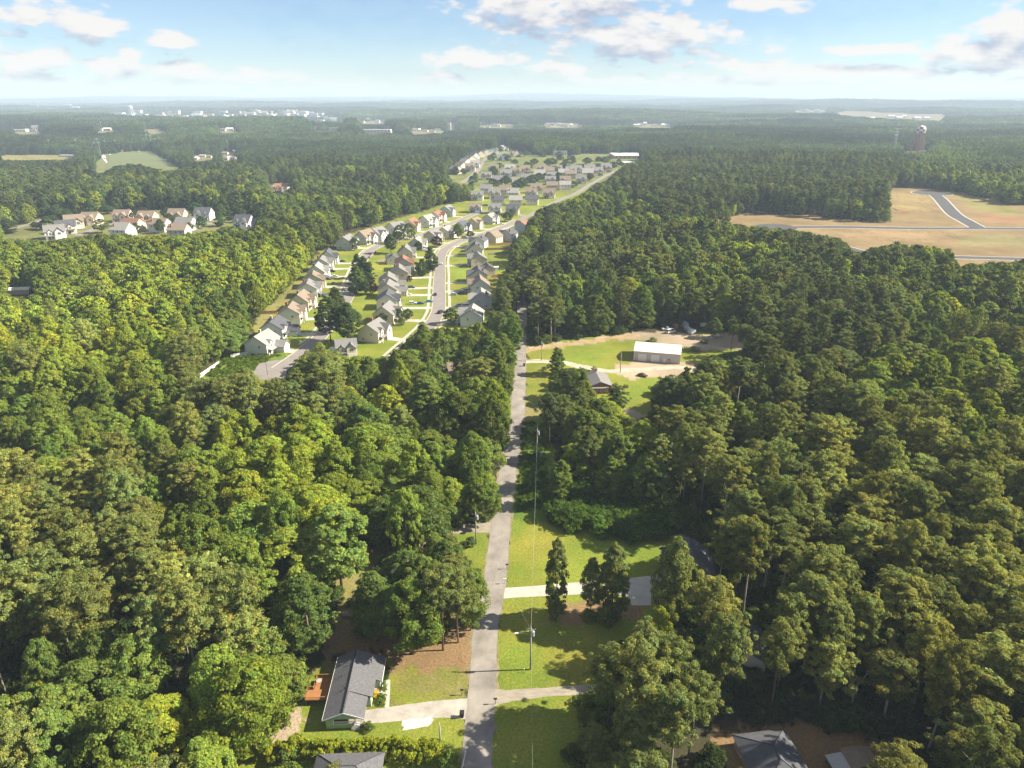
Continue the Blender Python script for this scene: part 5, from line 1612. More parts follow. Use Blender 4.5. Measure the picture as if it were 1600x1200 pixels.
def utility_pole(key, u, v, H, label, lamp=False, can=True, arm_dir=R(180)):
    x, y = G(u, v)
    root = tag(empty('utility_pole', (x, y, 0)), label, 'utility pole')
    MB().tube([(0, 0, -.2), (0, 0, H * .5), (0, 0, H)], [.21, .18, .14], 10).obj('pole', M['pole'], root, smooth=True)
    MB().tube([(0, 0, H), (0, 0, H + .5)], .05, 6).obj('insulator', M['trim'], root)
    if can:
        t = MB(); t.tube([(.45, -.1, H - 2.1), (.45, -.1, H - .9)], .36, 12); t.tube([(.45, -.1, H - .9), (.45, -.1, H - .8)], [.30, .1], 12); t.box(.1, .4, -.16, -.04, H - 1.7, H - 1.5)
        tr = t.obj('transformer', M['steel'], root, smooth=False)
        MB().tube([(.45, -.1, H - .8), (.45, -.1, H - .5)], .06, 6).obj('bushing', M['trim'], tr)
    ca = MB().box(-1.1, 1.1, -.07, .07, H - .55, H - .4); ca.box(-.9, -.8, -.05, .05, H - .4, H - .15); ca.box(.8, .9, -.05, .05, H - .4, H - .15)
    if key in 'abcd': ca.obj('crossarm', M['pole'], root)
    if lamp:
        a = MB(); a.tube([(0, 0, H - 2.0), (-1.2, 0, H - 1.55), (-2.9, 0, H - 1.5)], .05, 6); am = a.obj('lamp_arm', M['steel'], root)
        l = MB(); l.prism([(-2.8, -.16, H - 1.6), (-2.8, .16, H - 1.6), (-3.6, .12, H - 1.62), (-3.6, -.12, H - 1.62)], (0, 0, .18)); l.obj('lamp_head', M['trim'], am)
        MB().tube([(0.25, 0, 0), (.25, 0, H * .3)], .04, 6).obj('conduit', M['steel'], root)
    POLE_TOPS[key] = Vector((x, y, H + .45))
    keep_away(x, y, 2.0)
    return root


utility_pole('a', 829, 1046, 11.8, 'grey utility pole with lamp arm and transformer on the right lawn', lamp=True)
utility_pole('b', 744, 850, 10.5, 'utility pole with white transformer left of the road')
utility_pole('c', 839, 712, 10.5, 'utility pole on the weedy right verge', can=True)
utility_pole('d', 846, 563, 9.5, 'utility pole at the mouth of the gravel lane', can=True)
utility_pole('e', 969, 582, 9.5, 'utility pole beside the gravel lane near the red car', can=False)
utility_pole('f', 689, 1174, 7.0, 'short grey service pole at the end of the hedge', can=False)


def wire(a, b, label, sag=0.9, r=0.013, off=(0, 0, 0)):
    a, b = Vector(a) + Vector(off), Vector(b) + Vector(off)
    pts = [a.lerp(b, t) - Vector((0, 0, sag * 4 * t * (1 - t))) for t in np.linspace(0, 1, 15)]
    mb = MB(); mb.tube([p - a for p in pts], r, 5, cap=False)
    tag(mb.obj('power_line', M['wire'], None, a), label, 'power line')


PT = POLE_TOPS
wire(PT['a'], PT['c'], 'overhead wire from the lamp pole along the road to the verge pole', 1.8)
wire(PT['a'] - Vector((0, 0, 2.2)), PT['c'] - Vector((0, 0, 2.2)), 'lower wire from the lamp pole to the verge pole', 2.2)
south = Vector((PT['a'].x - 1.5, 40, 12.2))
wire(PT['a'], south, 'overhead wire from the lamp pole down the picture', 1.2)
wire(PT['c'], PT['d'], 'overhead wire from the verge pole to the gravel lane pole', 1.5)
wire(PT['a'] - Vector((0, 0, 1.0)), PT['b'], 'wire crossing the road between the lamp pole and the transformer pole', 1.6)
wire(PT['d'], PT['e'], 'wire along the gravel lane', 1.0)
wire(PT['f'], Vector((*G(568, 1112), 3.2)), 'service wire from the short pole to the green house', .6)


def mailbox(u, v, label, dg=0, mat='black'):
    post = MB().box(-.05, .05, -.05, .05, 0, 1.05)
    bx = MB(); bx.prism([(-.28, -.12, 1.05), (-.28, .12, 1.05), (-.28, .12, 1.2), (-.28, .08, 1.28), (-.28, -.08, 1.28), (-.28, -.12, 1.2)], (.56, 0, 0))
    r = simple('mailbox', u, v, R(dg), [('post', post, M['trim' if mat == 'trim' else 'wood_grey']), ('box', bx, M[mat])], label, 'mailbox')
    MB().box(.0, .03, .12, .16, 1.15, 1.4).obj('flag', M['door_red'], r)
    r.scale = (1.3, 1.3, 1.3)


mailbox(792, 889, 'dark mailbox on a white frame at the right road edge, upper of two', 180)
mailbox(789, 912, 'white mailbox beside the mouth of the white driveway', 180, 'trim')
mailbox(722, 1086, 'black mailbox beside the green house driveway', 0)
mailbox(774, 1100, 'black mailbox below the weathered driveway', 180)


def bin_(u, v, label, mat='black'):
    b = MB()
    lo, hi = .26, .34
    b.v += [(-lo, -lo, .05), (lo, -lo, .05), (lo, lo, .05), (-lo, lo, .05), (-hi, -hi, 1.0), (hi, -hi, 1.0), (hi, hi, 1.0), (-hi, hi, 1.0)]
    b.f += [(3, 2, 1, 0), (0, 1, 5, 4), (1, 2, 6, 5), (2, 3, 7, 6), (3, 0, 4, 7), (4, 5, 6, 7)]; b.m += [0] * 6
    lid = MB().box(-.37, .37, -.37, .37, 1.0, 1.08).box(-.3, .3, -.42, -.36, .98, 1.06)
    r = simple('wheelie_bin', u, v, 0, [('body', b, M[mat]), ('lid', lid, M[mat])], label, 'bin')
    for s in (-1, 1):
        MB().tube([(s * .26 - .04, .3, .1), (s * .26 + .04, .3, .1)], .1, 8).obj('wheel', M['rubber'], r)
    r.scale = (1.3, 1.3, 1.3)


bin_(722, 1120, 'black wheelie bin at the road end of the green house driveway')
bin_(819, 572, 'black wheelie bin at the mouth of the gravel lane')
# grill / cover by the carport, patio things, swing set, hydrant marker
simple('covered_grill', 556, 1138, R(10), [('cover', MB().prism([(-.9, -.45, 0), (.9, -.45, 0), (.8, -.35, 1.0), (.3, -.3, 1.25), (-.3, -.3, 1.25), (-.8, -.35, 1.0)], (0, .8, 0)), M['steel']), ('wheel', MB().tube([(-.7, -.5, .15), (-.7, .5, .15)], .15, 8), M['rubber'])], 'grey covered grill beside the green house carport', 'grill')
simple('marker_post', 819, 1051, 0, [('post', MB().box(-.06, .06, -.06, .06, 0, 1.0), M['trim']), ('cap', MB().box(-.09, .09, -.09, .09, 1.0, 1.12), M['trim'])], 'short white marker post near the lamp pole', 'post')
simple('meter_box', 846, 711, R(20), [('box', MB().box(-.5, .5, -.4, .4, 0, .9), M['steel']), ('lid', MB().box(-.55, .55, -.45, .45, .9, 1.0), M['grey_siding'])], 'pale utility box at the foot of the verge pole', 'utility box')
simple('raised_bed', 549, 962, R(5), [('frame', MB().box(-2.2, 2.2, -1.0, 1.0, 0, .9), M['wood_grey']), ('rail', MB().box(-2.3, 2.3, -1.1, -1.0, .6, .95), M['fence_wood'])], 'dark wooden box on the path behind the green house', 'planter')
simple('patio_table', 500, 1075, 0, [('top', MB().tube([(0, 0, 2.05), (0, 0, 2.12)], .6, 14), M['steel']), ('stem', MB().tube([(0, 0, 1.4), (0, 0, 2.05)], .06, 6), M['black'])], 'round table on the wooden deck', 'table')
for i, (u, v) in enumerate(((418, 586), (511, 552))):
    simple('street_lamp', u, v, R(40 * i), [('pole', MB().tube([(0, 0, 0), (0, 0, 7)], [.1, .06], 8), M['black']), ('lamp_head', MB().box(-.15, .7, -.15, .15, 7, 7.2), M['black'])], ('black street lamp at the turning circle', 'black street lamp on the lawn corner of the left street')[i], 'street lamp')


# ------------------------------------------------------------------ distance: towers, fields, town
def water_tower():
    x, y = G(1432, 238); z0 = float(terrain(x, y))
    H, rb, rt, rt2 = 46.0, 14.5, 10.5, 9.5
    root = tag(empty('water_tower', (x, y, z0)), 'water tower with red-and-white checkered tank on many rusty legs', 'water tower')
    ck = bpy.data.materials.new('checker_paint'); ck.use_nodes = True
    nt = ck.node_tree; N, L = nt.nodes.new, nt.links.new
    b = nt.nodes['Principled BSDF']; b.inputs['Roughness'].default_value = .6
    tc = N('ShaderNodeTexCoord'); sp = N('ShaderNodeSeparateXYZ'); L(tc.outputs['Object'], sp.inputs[0])
    at = N('ShaderNodeMath'); at.operation = 'ARCTAN2'; L(sp.outputs[0], at.inputs[0]); L(sp.outputs[1], at.inputs[1])
    c1 = N('ShaderNodeMath'); c1.operation = 'MULTIPLY'; c1.inputs[1].default_value = 8 / 6.28318; L(at.outputs[0], c1.inputs[0])
    c2 = N('ShaderNodeMath'); c2.operation = 'MULTIPLY'; c2.inputs[1].default_value = 1 / 5.2; L(sp.outputs[2], c2.inputs[0])
    cb = N('ShaderNodeCombineXYZ'); L(c1.outputs[0], cb.inputs[0]); L(c2.outputs[0], cb.inputs[1]); cb.inputs[2].default_value = .5
    ch = N('ShaderNodeTexChecker'); ch.inputs['Scale'].default_value = 1.0; ch.inputs['Color1'].default_value = (.75, .72, .68, 1); ch.inputs['Color2'].default_value = (.30, .10, .05, 1)
    L(cb.outputs[0], ch.inputs['Vector']); L(ch.outputs[0], b.inputs['Base Color'])
    mb = MB(); n = 28
    prof = [(2.0, H - 6.5), (rt * .7, H - 5.6), (rt, H - 2.5), (rt * 1.02, H + 3.5), (rt * .97, H + 8), (rt * .75, H + 11.5), (rt * .4, H + 13.4), (.3, H + 14)]
    for (r, z) in prof:
        for i in range(n):
            mb.v.append((r * math.cos(6.28318 * i / n), r * math.sin(6.28318 * i / n), z))
    for k in range(len(prof) - 1):
        for i in range(n):
            j = (i + 1) % n
            mb.f.append((k * n + i, k * n + j, (k + 1) * n + j, (k + 1) * n + i)); mb.m.append(0)
    mb.obj('tank', ck, root, smooth=True)
    leg = MB()
    for i in range(10):
        a = 6.28318 * i / 10
        MB().tube([(rb * math.cos(a), rb * math.sin(a), -1), (rt * .96 * math.cos(a), rt * .96 * math.sin(a), H - 2)], .95, 8).obj('leg', M['rust'], root)
    mb = MB()
    for z in (14, 28):
        f = z / H; r = rb + (rt - rb) * f
        mb.tube([(r * math.cos(6.28318 * i / 10), r * math.sin(6.28318 * i / 10), z) for i in range(11)], .28, 5)
    mb.obj('brace', M['rust'], root)
    MB().tube([(0, 0, -1), (0, 0, H - 6)], 1.6, 10).obj('riser_pipe', M['rust'], root)
    mb = MB(); mb.box(8, 22, -3, 3, 0, 4); mb.obj('pump_house', M['white'], root)


water_tower()


def lattice_tower(u, v, H, w, label):
    x, y = G(u, v); z0 = float(terrain(x, y))
    root = tag(empty('radio_mast', (x, y, z0)), label, 'mast')
    C = [(-1, -1), (1, -1), (1, 1), (-1, 1)]
    mb = MB()
    for cx, cy_ in C:
        mb.tube([(cx * w, cy_ * w, 0), (cx * w * .28, cy_ * w * .28, H)], .22, 5)
    n = 12
    for k in range(n):
        za, zb = H * k / n, H * (k + 1) / n
        ra, rb = w * (1 - .72 * k / n), w * (1 - .72 * (k + 1) / n)
        for i in range(4):
            j = (i + 1) % 4
            mb.tube([(C[i][0] * ra, C[i][1] * ra, za), (C[j][0] * rb, C[j][1] * rb, zb)], .12, 4)
            mb.tube([(C[i][0] * rb, C[i][1] * rb, zb), (C[j][0] * rb, C[j][1] * rb, zb)], .1, 4)
    mb.obj('lattice', M['steel'], root)
    for z in (H * .8, H * .9, H * .985):
        a = MB()
        for i in range(3):
            t = i * 2.094
            a.tube([(0, 0, z), (3 * math.cos(t), 3 * math.sin(t), z)], .15, 4)
            for q in (-.4, 0, .4):
                a.box(3 * math.cos(t + q) - .25, 3 * math.cos(t + q) + .25, 3 * math.sin(t + q) - .25, 3 * math.sin(t + q) + .25, z - 1.4, z + 1.4)
        a.obj('antenna_array', M['trim'], root)


lattice_tower(1393, 250, 62, 4.0, 'lattice radio mast with white antennas left of the checkered water tower')


def white_tower():
    x, y = G(206, 181); z0 = float(terrain(x, y)); s = 1.0
    d = math.hypot(x, y); H = 10.5 * d / 1111
    root = tag(empty('white_water_tower', (x, y, z0)), 'tall white water tower over the distant town', 'water tower')
    r = H * .24
    mb = MB(); n = 16
    prof = [(.1, H * .82), (r * .7, H * .84), (r, H * .92), (r, H * 1.06), (r * .7, H * 1.15), (.1, H * 1.2)]
    for (q, z) in prof:
        for i in range(n):
            mb.v.append((q * math.cos(6.28318 * i / n), q * math.sin(6.28318 * i / n), z))
    for k in range(len(prof) - 1):
        for i in range(n):
            j = (i + 1) % n
            mb.f.append((k * n + i, k * n + j, (k + 1) * n + j, (k + 1) * n + i)); mb.m.append(0)
    mb.obj('tank', M['trim'], root, smooth=True)
    for i in range(6):
        a = 6.28318 * i / 6
        MB().tube([(r * 1.35 * math.cos(a), r * 1.35 * math.sin(a), 0), (r * .9 * math.cos(a), r * .9 * math.sin(a), H * .9)], H * .028, 6).obj('leg', M['trim'], root)
    MB().tube([(0, 0, 0), (0, 0, H * .84)], H * .03, 6).obj('riser_pipe', M['trim'], root)


white_tower()


def block(u, v, wpx, hpx, dpx, wall, label, group=None, roof='metal_roof', name='town_building', rz=None, pitched=False):
    """a far building, sized by how wide and tall it stands in the picture"""
    x, y = G(u, v); d = math.hypot(x, y) / 1111.0
    w, h, dp = max(6, wpx * d), max(4, hpx * d), max(8, dpx * d)
    root = tag(empty(name, (x, y, float(terrain(x, y)) - 1), random.uniform(-.25, .25) if rz is None else rz), label, 'building', group)
    keep_away(x, y, 0.5 * max(w, dp))
    if pitched:
        mb = MB(); gable_walls(mb, -w / 2, w / 2, -dp / 2, dp / 2, 0, h, h * .5, 'x'); mb.obj('wall', M[wall], root)
        mb = MB(); gable_roof(mb, -w / 2, w / 2, -dp / 2, dp / 2, h, h * .5, .8, .4, 'x'); mb.obj('roof', M[roof], root)
    else:
        MB().box(-w / 2, w / 2, -dp / 2, dp / 2, 0, h).obj('wall', M[wall], root)
        MB().box(-w / 2 + .4, w / 2 - .4, -dp / 2 + .4, dp / 2 - .4, h, h + .5).obj('roof', M[roof], root)
    n = max(2, int(w / 6)); me = cached(('bw', round(h)), lambda: MB().box(-1.1, 1.1, -.08, .02, -min(1.6, h * .22), min(1.6, h * .22)).mesh('window'))
    for i in range(min(n, 8)):
        link('window', me, root, M['glass'], (-w / 2 + (i + .5) * w / min(n, 8), -dp / 2, h * .55))
    return root


rt = random.Random(3)
cols = ['white', 'cream', 'white', 'beige', 'tan_brick', 'white']
TOWN = []
for k in range(30):
    TOWN.append((rt.uniform(165, 330), rt.uniform(178, 188)))
for k in range(44):
    u = rt.uniform(345, 525); TOWN.append((u, rt.uniform(176, 186) + max(0, (u - 470) * .16)))
TOWN.sort()
seen_ = {}
for i, (u, v) in enumerate(TOWN):
    side = 'left' if u < 335 else 'right'
    pale = cols[rt.randrange(6)]
    k = seen_[(pale, side)] = seen_.get((pale, side), -1) + 1
    wd = 'brick' if pale == 'tan_brick' else pale
    block(u, v, rt.uniform(5, 15), rt.uniform(2.8, 5.2), rt.uniform(4, 10), pale, f'{ORD[k]} {wd} building from the left in the {side} half of the distant town', f'{wd} buildings of the distant town {side}', rt.choice(['metal_roof', 'roof_pale', 'roof_pale', 'roof_grey']))
block(590, 207, 40, 4.5, 10, 'cream', 'long cream warehouse beyond the wood', roof='metal_roof')
block(507, 203, 42, 3.2, 10, 'beige', 'long low building at the near end of the distant town', roof='roof_pale')
block(702, 203, 5, 10, 4, 'beige', 'tall silo-like block beyond the wood')
block(692, 203, 6, 5, 4, 'beige', 'lower block left of the silo-like block')
for i, (u, v, w, h) in enumerate(((37, 172, 22, 1.8), (90, 169, 30, 1.8), (22, 206, 36, 3.2), (110, 203, 40, 3.2), (60, 205, 12, 7), (770, 196, 20, 2.4), (865, 195, 24, 2.6), (1003, 195, 14, 2.4), (1022, 197, 8, 2.4), (1040, 197, 9, 3), (930, 163, 10, 1.4), (1000, 197, 8, 2.0))):
    block(u, v, w, h, 6, ['white', 'cream', 'white'][i % 3], ['thin white roof at the far left horizon', 'second thin white roof at the far left', 'long pale building at the left edge', 'long pale building left of centre of the left wood', 'brown block between the two long pale buildings', 'pale building far behind the house rows',
          'second pale building far behind the house rows', 'white farm building far right of centre', 'small white farm building beside the larger', 'gabled white farm building far right of centre', 'pale spot of a building on the horizon', 'lowest of the white farm buildings'][i])
WHERE = {(0, 168): 'along the left end of the horizon', (20, 204): 'in the clearing at the left edge', (150, 203): 'in the small clearing above the sports pitch', (745, 195): 'in the clearing behind the far house rows', (850, 194): 'in the clearing above the far store',
         (990, 195): 'in the clearing right of the far store', (560, 189): 'right of the distant town', (640, 203): 'around the silo-like block', (345, 203): 'in the clearing below the distant town', (346, 238): 'in the wood right of the sports pitch',
         (425, 290): 'in the wood above the left house rows', (1245, 172): 'on the far horizon left of the pale field', (302, 243): 'just right of the sports pitch'}
CB = 0
for (u0, u1, va, vb, k) in ((0, 160, 168, 174, 7), (20, 70, 204, 209, 4), (150, 190, 203, 206, 3), (745, 805, 195, 200, 6), (850, 910, 194, 199, 6), (990, 1055, 195, 200, 5), (560, 604, 189, 193, 4), (640, 692, 203, 208, 5), (345, 375, 203, 207, 3), (346, 370, 238, 250, 6), (425, 452, 290, 299, 2), (1245, 1290, 172, 175, 4), (302, 332, 243, 250, 3)):
    for j in range(k):
        CB += 1
        wl = rt.choice(['white', 'cream', 'beige', 'white'])
        block(u0 + (u1 - u0) * (j + rt.uniform(.2, .8)) / k, rt.uniform(va, vb), rt.uniform(4, 10), rt.uniform(2.0, 3.4), rt.uniform(3, 6), wl, f'{ORD[j]} pale roof from the left {WHERE[(u0, va)]}',
              'far roofs in the clearings', rt.choice(['metal_roof', 'roof_pale', 'roof_grey', 'roof_tan']), pitched=rt.random() < .5, name='far_building')
for i, (u, v) in enumerate(((1352, 187), (1362, 187), (1392, 184), (1404, 186), (1412, 184), (1432, 187), (1447, 187))):
    block(u, v, rt.uniform(5, 9), 2.4, 5, 'white', f'white farm building, {ORD[i]} from left below the far pale field', 'white farm buildings below the far field', pitched=True)


def courthouse():
    x, y = G(376, 182); d = math.hypot(x, y) / 1111
    root = tag(empty('courthouse', (x, y, float(terrain(x, y)))), 'courthouse with small domed tower in the distant town', 'building')
    w = 14 * d; h = 3.2 * d
    MB().box(-w / 2, w / 2, -w / 4, w / 4, 0, h).obj('wall', M['tan_brick'], root)
    MB().box(-w / 2 - .5, w / 2 + .5, -w / 4 - .5, w / 4 + .5, h, h + .8).obj('roof', M['roof_pale'], root)
    MB().box(-1.1 * d, 1.1 * d, -1.1 * d, 1.1 * d, h + .8, h + 2.4 * d).obj('tower', M['cream'], root)
    MB().tube([(0, 0, h + 2.4 * d), (0, 0, h + 3.2 * d), (0, 0, h + 3.8 * d)], [1.2 * d, .9 * d, .1 * d], 12).obj('dome', M['cream'], root)


courthouse()
# flat white-roofed store and its neighbours at the end of the house rows
block(982, 246, 50, 5.0, 55, 'tan_brick', 'long store with white flat roof at the end of the house rows', name='store', rz=0.0)
block(978, 257, 26, 4, 22, 'grey_siding', 'lower white-roofed building before the long store', name='store', rz=0.0)
block(875, 243, 20, 5, 7, 'white', 'white church-like building on the far lawn', roof='roof_dark', pitched=True, name='chapel', rz=0.1)
block(915, 238, 26, 3.5, 40, 'cream', 'pale building left of the long store')
block(803, 230, 10, 4, 5, 'white', 'small white building behind the far houses')
block(848, 229, 6, 5, 4, 'white', 'little white building at the far tree line')


def sports_field():
    def q(u, v): return G(u, v)
    patch('sports_pitch', [(163, 268), (172, 241), (234, 235), (276, 262), (255, 268)], material('sports_turf', (.125, .145, .055), var=.15, scale=.01), .3, 'green sports pitch with white lines')
    for a, b in (((172, 241), (178, 249)), ((217, 236), (224, 241)), ((163, 249), (172, 259)), ((172, 247), (222, 243)), ((185, 258), (240, 252))):
        A, B = q(*a), q(*b)
        n = 8; ln = np.array([A + (B - A) * i / n for i in range(n + 1)])
        ribbon('pitch_line', ln, 4.5, M['trim'], .45, 'white line on the sports pitch')
    ln = np.array([q(237, 236) + (q(284, 262) - q(237, 236)) * i / 10 for i in range(11)])
    ribbon('pitch_path', ln, 9, M['street'], .4, 'grey path beside the sports pitch')
    for i, (u, v, s) in enumerate(((158, 244, 1), (150, 240, .8), (166, 237, .8), (183, 238, .9), (232, 233, 1.1), (238, 234, 1.1), (245, 235, .9), (121, 236, .8), (79, 236, .8), (161, 212, 1), (155, 238, 1.0))):
        x, y = G(u, v)
        H = 17 * s * math.hypot(x, y) / 1700
        r = tag(empty('floodlight', (x, y, float(terrain(x, y)))), f'floodlight pole {["left of the pitch corner", "behind the left stand", "at the upper left of the pitch", "behind the pitch", "left of the pair at the pitch top", "right of the pair at the pitch top", "by the path top", "over the pale grass", "at the far left grass", "above the left wood", "nearest the left stand"][i]}', 'floodlight')
        MB().tube([(0, 0, 0), (0, 0, H * 1.5)], [.5, .3], 6).obj('pole', M['steel'], r)
        MB().box(-2.2, 2.2, -.3, .3, H * 1.5 - .9, H * 1.5 + .9).obj('lamp_head', M['trim'], r)
    block(150, 247, 22, 3.5, 8, 'grey_siding', 'dark-roofed stand beside the sports pitch', roof='roof_dark', name='stand', pitched=True)
    block(182, 237, 20, 3, 6, 'beige', 'pavilion behind the sports pitch', roof='roof_tan', name='pavilion', pitched=True)
    block(113, 245, 36, 2.5, 6, 'cream', 'long pale building left of the sports pitch', name='pavilion')


sports_field()
# parked vehicles glinting beyond the pitch

# ------------------------------------------------------------------ trees set one by one
def hero(kind, u, v, H, Rr, tint, label, which=None, name=None, cat='tree', away=0.7, lean=(0, 0), rz=None):
    x, y = G(u, v)
    keep_away(x, y, Rr * away)
    return place_tree(kind, x, y, H, Rr, tint, label, None, which, name=name, cat=cat, lean=lean, rz=rz)


hero('broad', 398, 1168, 20, 8.2, BRIGHT, 'big bright green tree left of the green house', 0)
hero('broad', 486, 1024, 21, 7.0, MIDG, 'dark full tree behind the wooden deck of the green house', 1)
hero('broad', 590, 1002, 19, 5.5, MIDG, 'leafy tree at the left of the clump behind the green house', 3)
hero('broad', 645, 1022, 20, 6.6, FRESH, 'tall leafy tree in the middle of the clump behind the green house', 1)
hero('pine', 692, 1016, 22, 5.2, OLIVE, 'pine with a bare trunk at the front of the clump by the road', 2)
hero('pine', 716, 1004, 21, 4.6, OLIVE, 'slim pine between the bare-trunked pine and the road', 3)
hero('broad', 735, 985, 17, 4.6, FRESH, 'leafy tree leaning over the road edge beside the clump', 0)
hero('broad', 640, 965, 19, 6.0, MIDG, 'dark tree at the back of the clump, over a hidden roof', 5)
hero('broad', 700, 925, 15, 5.0, MIDG, 'tree behind the clump, beside the small lawn left of the road', 4)
hero('broad', 700, 880, 9, 4.0, OLIVE, 'low round tree on the small lawn by the utility pole', 2)
hero('column', 868, 968, 23.5, 2.6, OLIVE, 'ivy-clad columnar tree at the left of the driveway trees', 0)
hero('broad', 922, 962, 17, 2.8, OLIVE, 'slim open tree second from left by the white driveway', 3)
hero('column', 955, 968, 22, 3.5, OLIVE, 'ivy-clad tree third from left by the white driveway', 1)
hero('broad', 1046, 985, 26, 5.6, OLIVE, 'tall spreading tree over the end of the white driveway', 7)
hero('pine', 1112, 1128, 26, 4.6, OLIVE, 'tall pine with a long pale bare trunk right of the lawn', 1, lean=(0.0, 0.05), rz=0.3)
hero('pine', 1212, 1085, 25, 4.8, OLIVE, 'tall flat-topped pine with a pale trunk among dark brush', 3, rz=1.0)
hero('pine', 1278, 1090, 23, 4.4, OLIVE, 'pine right of the flat-topped pine, crooked pale limbs', 5)
for i, (u, v, H, Rr) in enumerate(((950, 1140, 20, 5.0), (1000, 1118, 22, 5.4), (1035, 1150, 23, 5.4), (925, 1215, 12, 3.6), (985, 1225, 19, 4.8), (1045, 1235, 23, 5.2), (945, 1265, 10, 4.0), (1000, 1275, 15, 5), (1075, 1185, 20, 4.6))):
    hero('pine', u, v, H, Rr * 0.86, OLIVE, ('leftmost high pine of the clump right of the lower driveway', 'topmost broad pine of the clump right of the lower driveway', 'broad pale pine in the middle of the clump by the lower driveway',
         'small pine on the lawn edge below the lower driveway', 'pine in the lower middle of the clump at the bottom edge', 'tall pale pine at the right of the clump at the bottom edge',
         'low pine cut by the bottom edge beside the lawn', 'pine cut by the bottom edge, second from the lawn', 'pine at the right rim of the clump near the bare trunk')[i], i % 6)
hero('broad', 752, 815, 14, 6.4, FRESH, 'bright round tree overhanging the road above the short driveway', 2)
hero('broad', 655, 850, 18, 9.0, MIDG, 'broad domed oak left of the short driveway', 0)
hero('broad', 600, 855, 16, 6.5, MIDG, 'dark tree left of the domed oak', 4)
hero('broad', 800, 560, 20, 5.2, (0.115, 0.19, 0.03), 'bright yellow-green tree beside the road bend', 1)
hero('broad', 790, 590, 17, 5.4, FRESH, 'green tree left of the road opposite the gravel lane', 6)
hero('column', 870, 585, 13, 3.4, FRESH, 'small upright tree beside the gravel lane', 0)
hero('pine', 858, 700, 21, 4.8, PINED, 'tall dark pine on the verge left of the brick house', 4)
hero('pine', 880, 690, 18, 4.4, PINEG, 'pine in front of the brick house', 0)
hero('pine', 905, 675, 17, 4.0, PINEG, 'lower pine close to the brick house wall', 2)
hero('pine', 960, 668, 17, 4.3, PINED, 'dark pine right of the brick house', 0)
hero('pine', 1045, 678, 22, 6.2, PINED, 'spreading dark pine below the white-roofed workshop', 2)
hero('pine', 1100, 640, 21, 6.0, PINED, 'spreading pine right of the gravel yard', 4)
hero('broad', 1114, 528, 11, 4.2, MIDG, 'lone green tree on the dirt beside the row of junk')
hero('pine', 1142, 548, 17, 4.2, PINEG, 'pine on the right of the dirt yard, farther of two')
hero('pine', 1158, 566, 18, 4.4, PINEG, 'pine on the right of the dirt yard, nearer of two')
hero('shrub', 1085, 548, 2.4, 2.2, FRESH, 'green bush behind the right end of the workshop', cat='shrub')
hero('shrub', 1020, 533, 1.8, 2.2, FRESH, 'green bush behind the workshop roof', cat='shrub')
hero('shrub', 1100, 536, 2.0, 2.0, MIDG, 'bush on the dirt right of the workshop', cat='shrub')
hero('column', 875, 790, 16, 3.4, FRESH, 'vine-covered snag on the right verge of the road', 1)
hero('column', 955, 790, 16, 4.6, FRESH, 'bright vine-covered tree above the kudzu bank', 2)
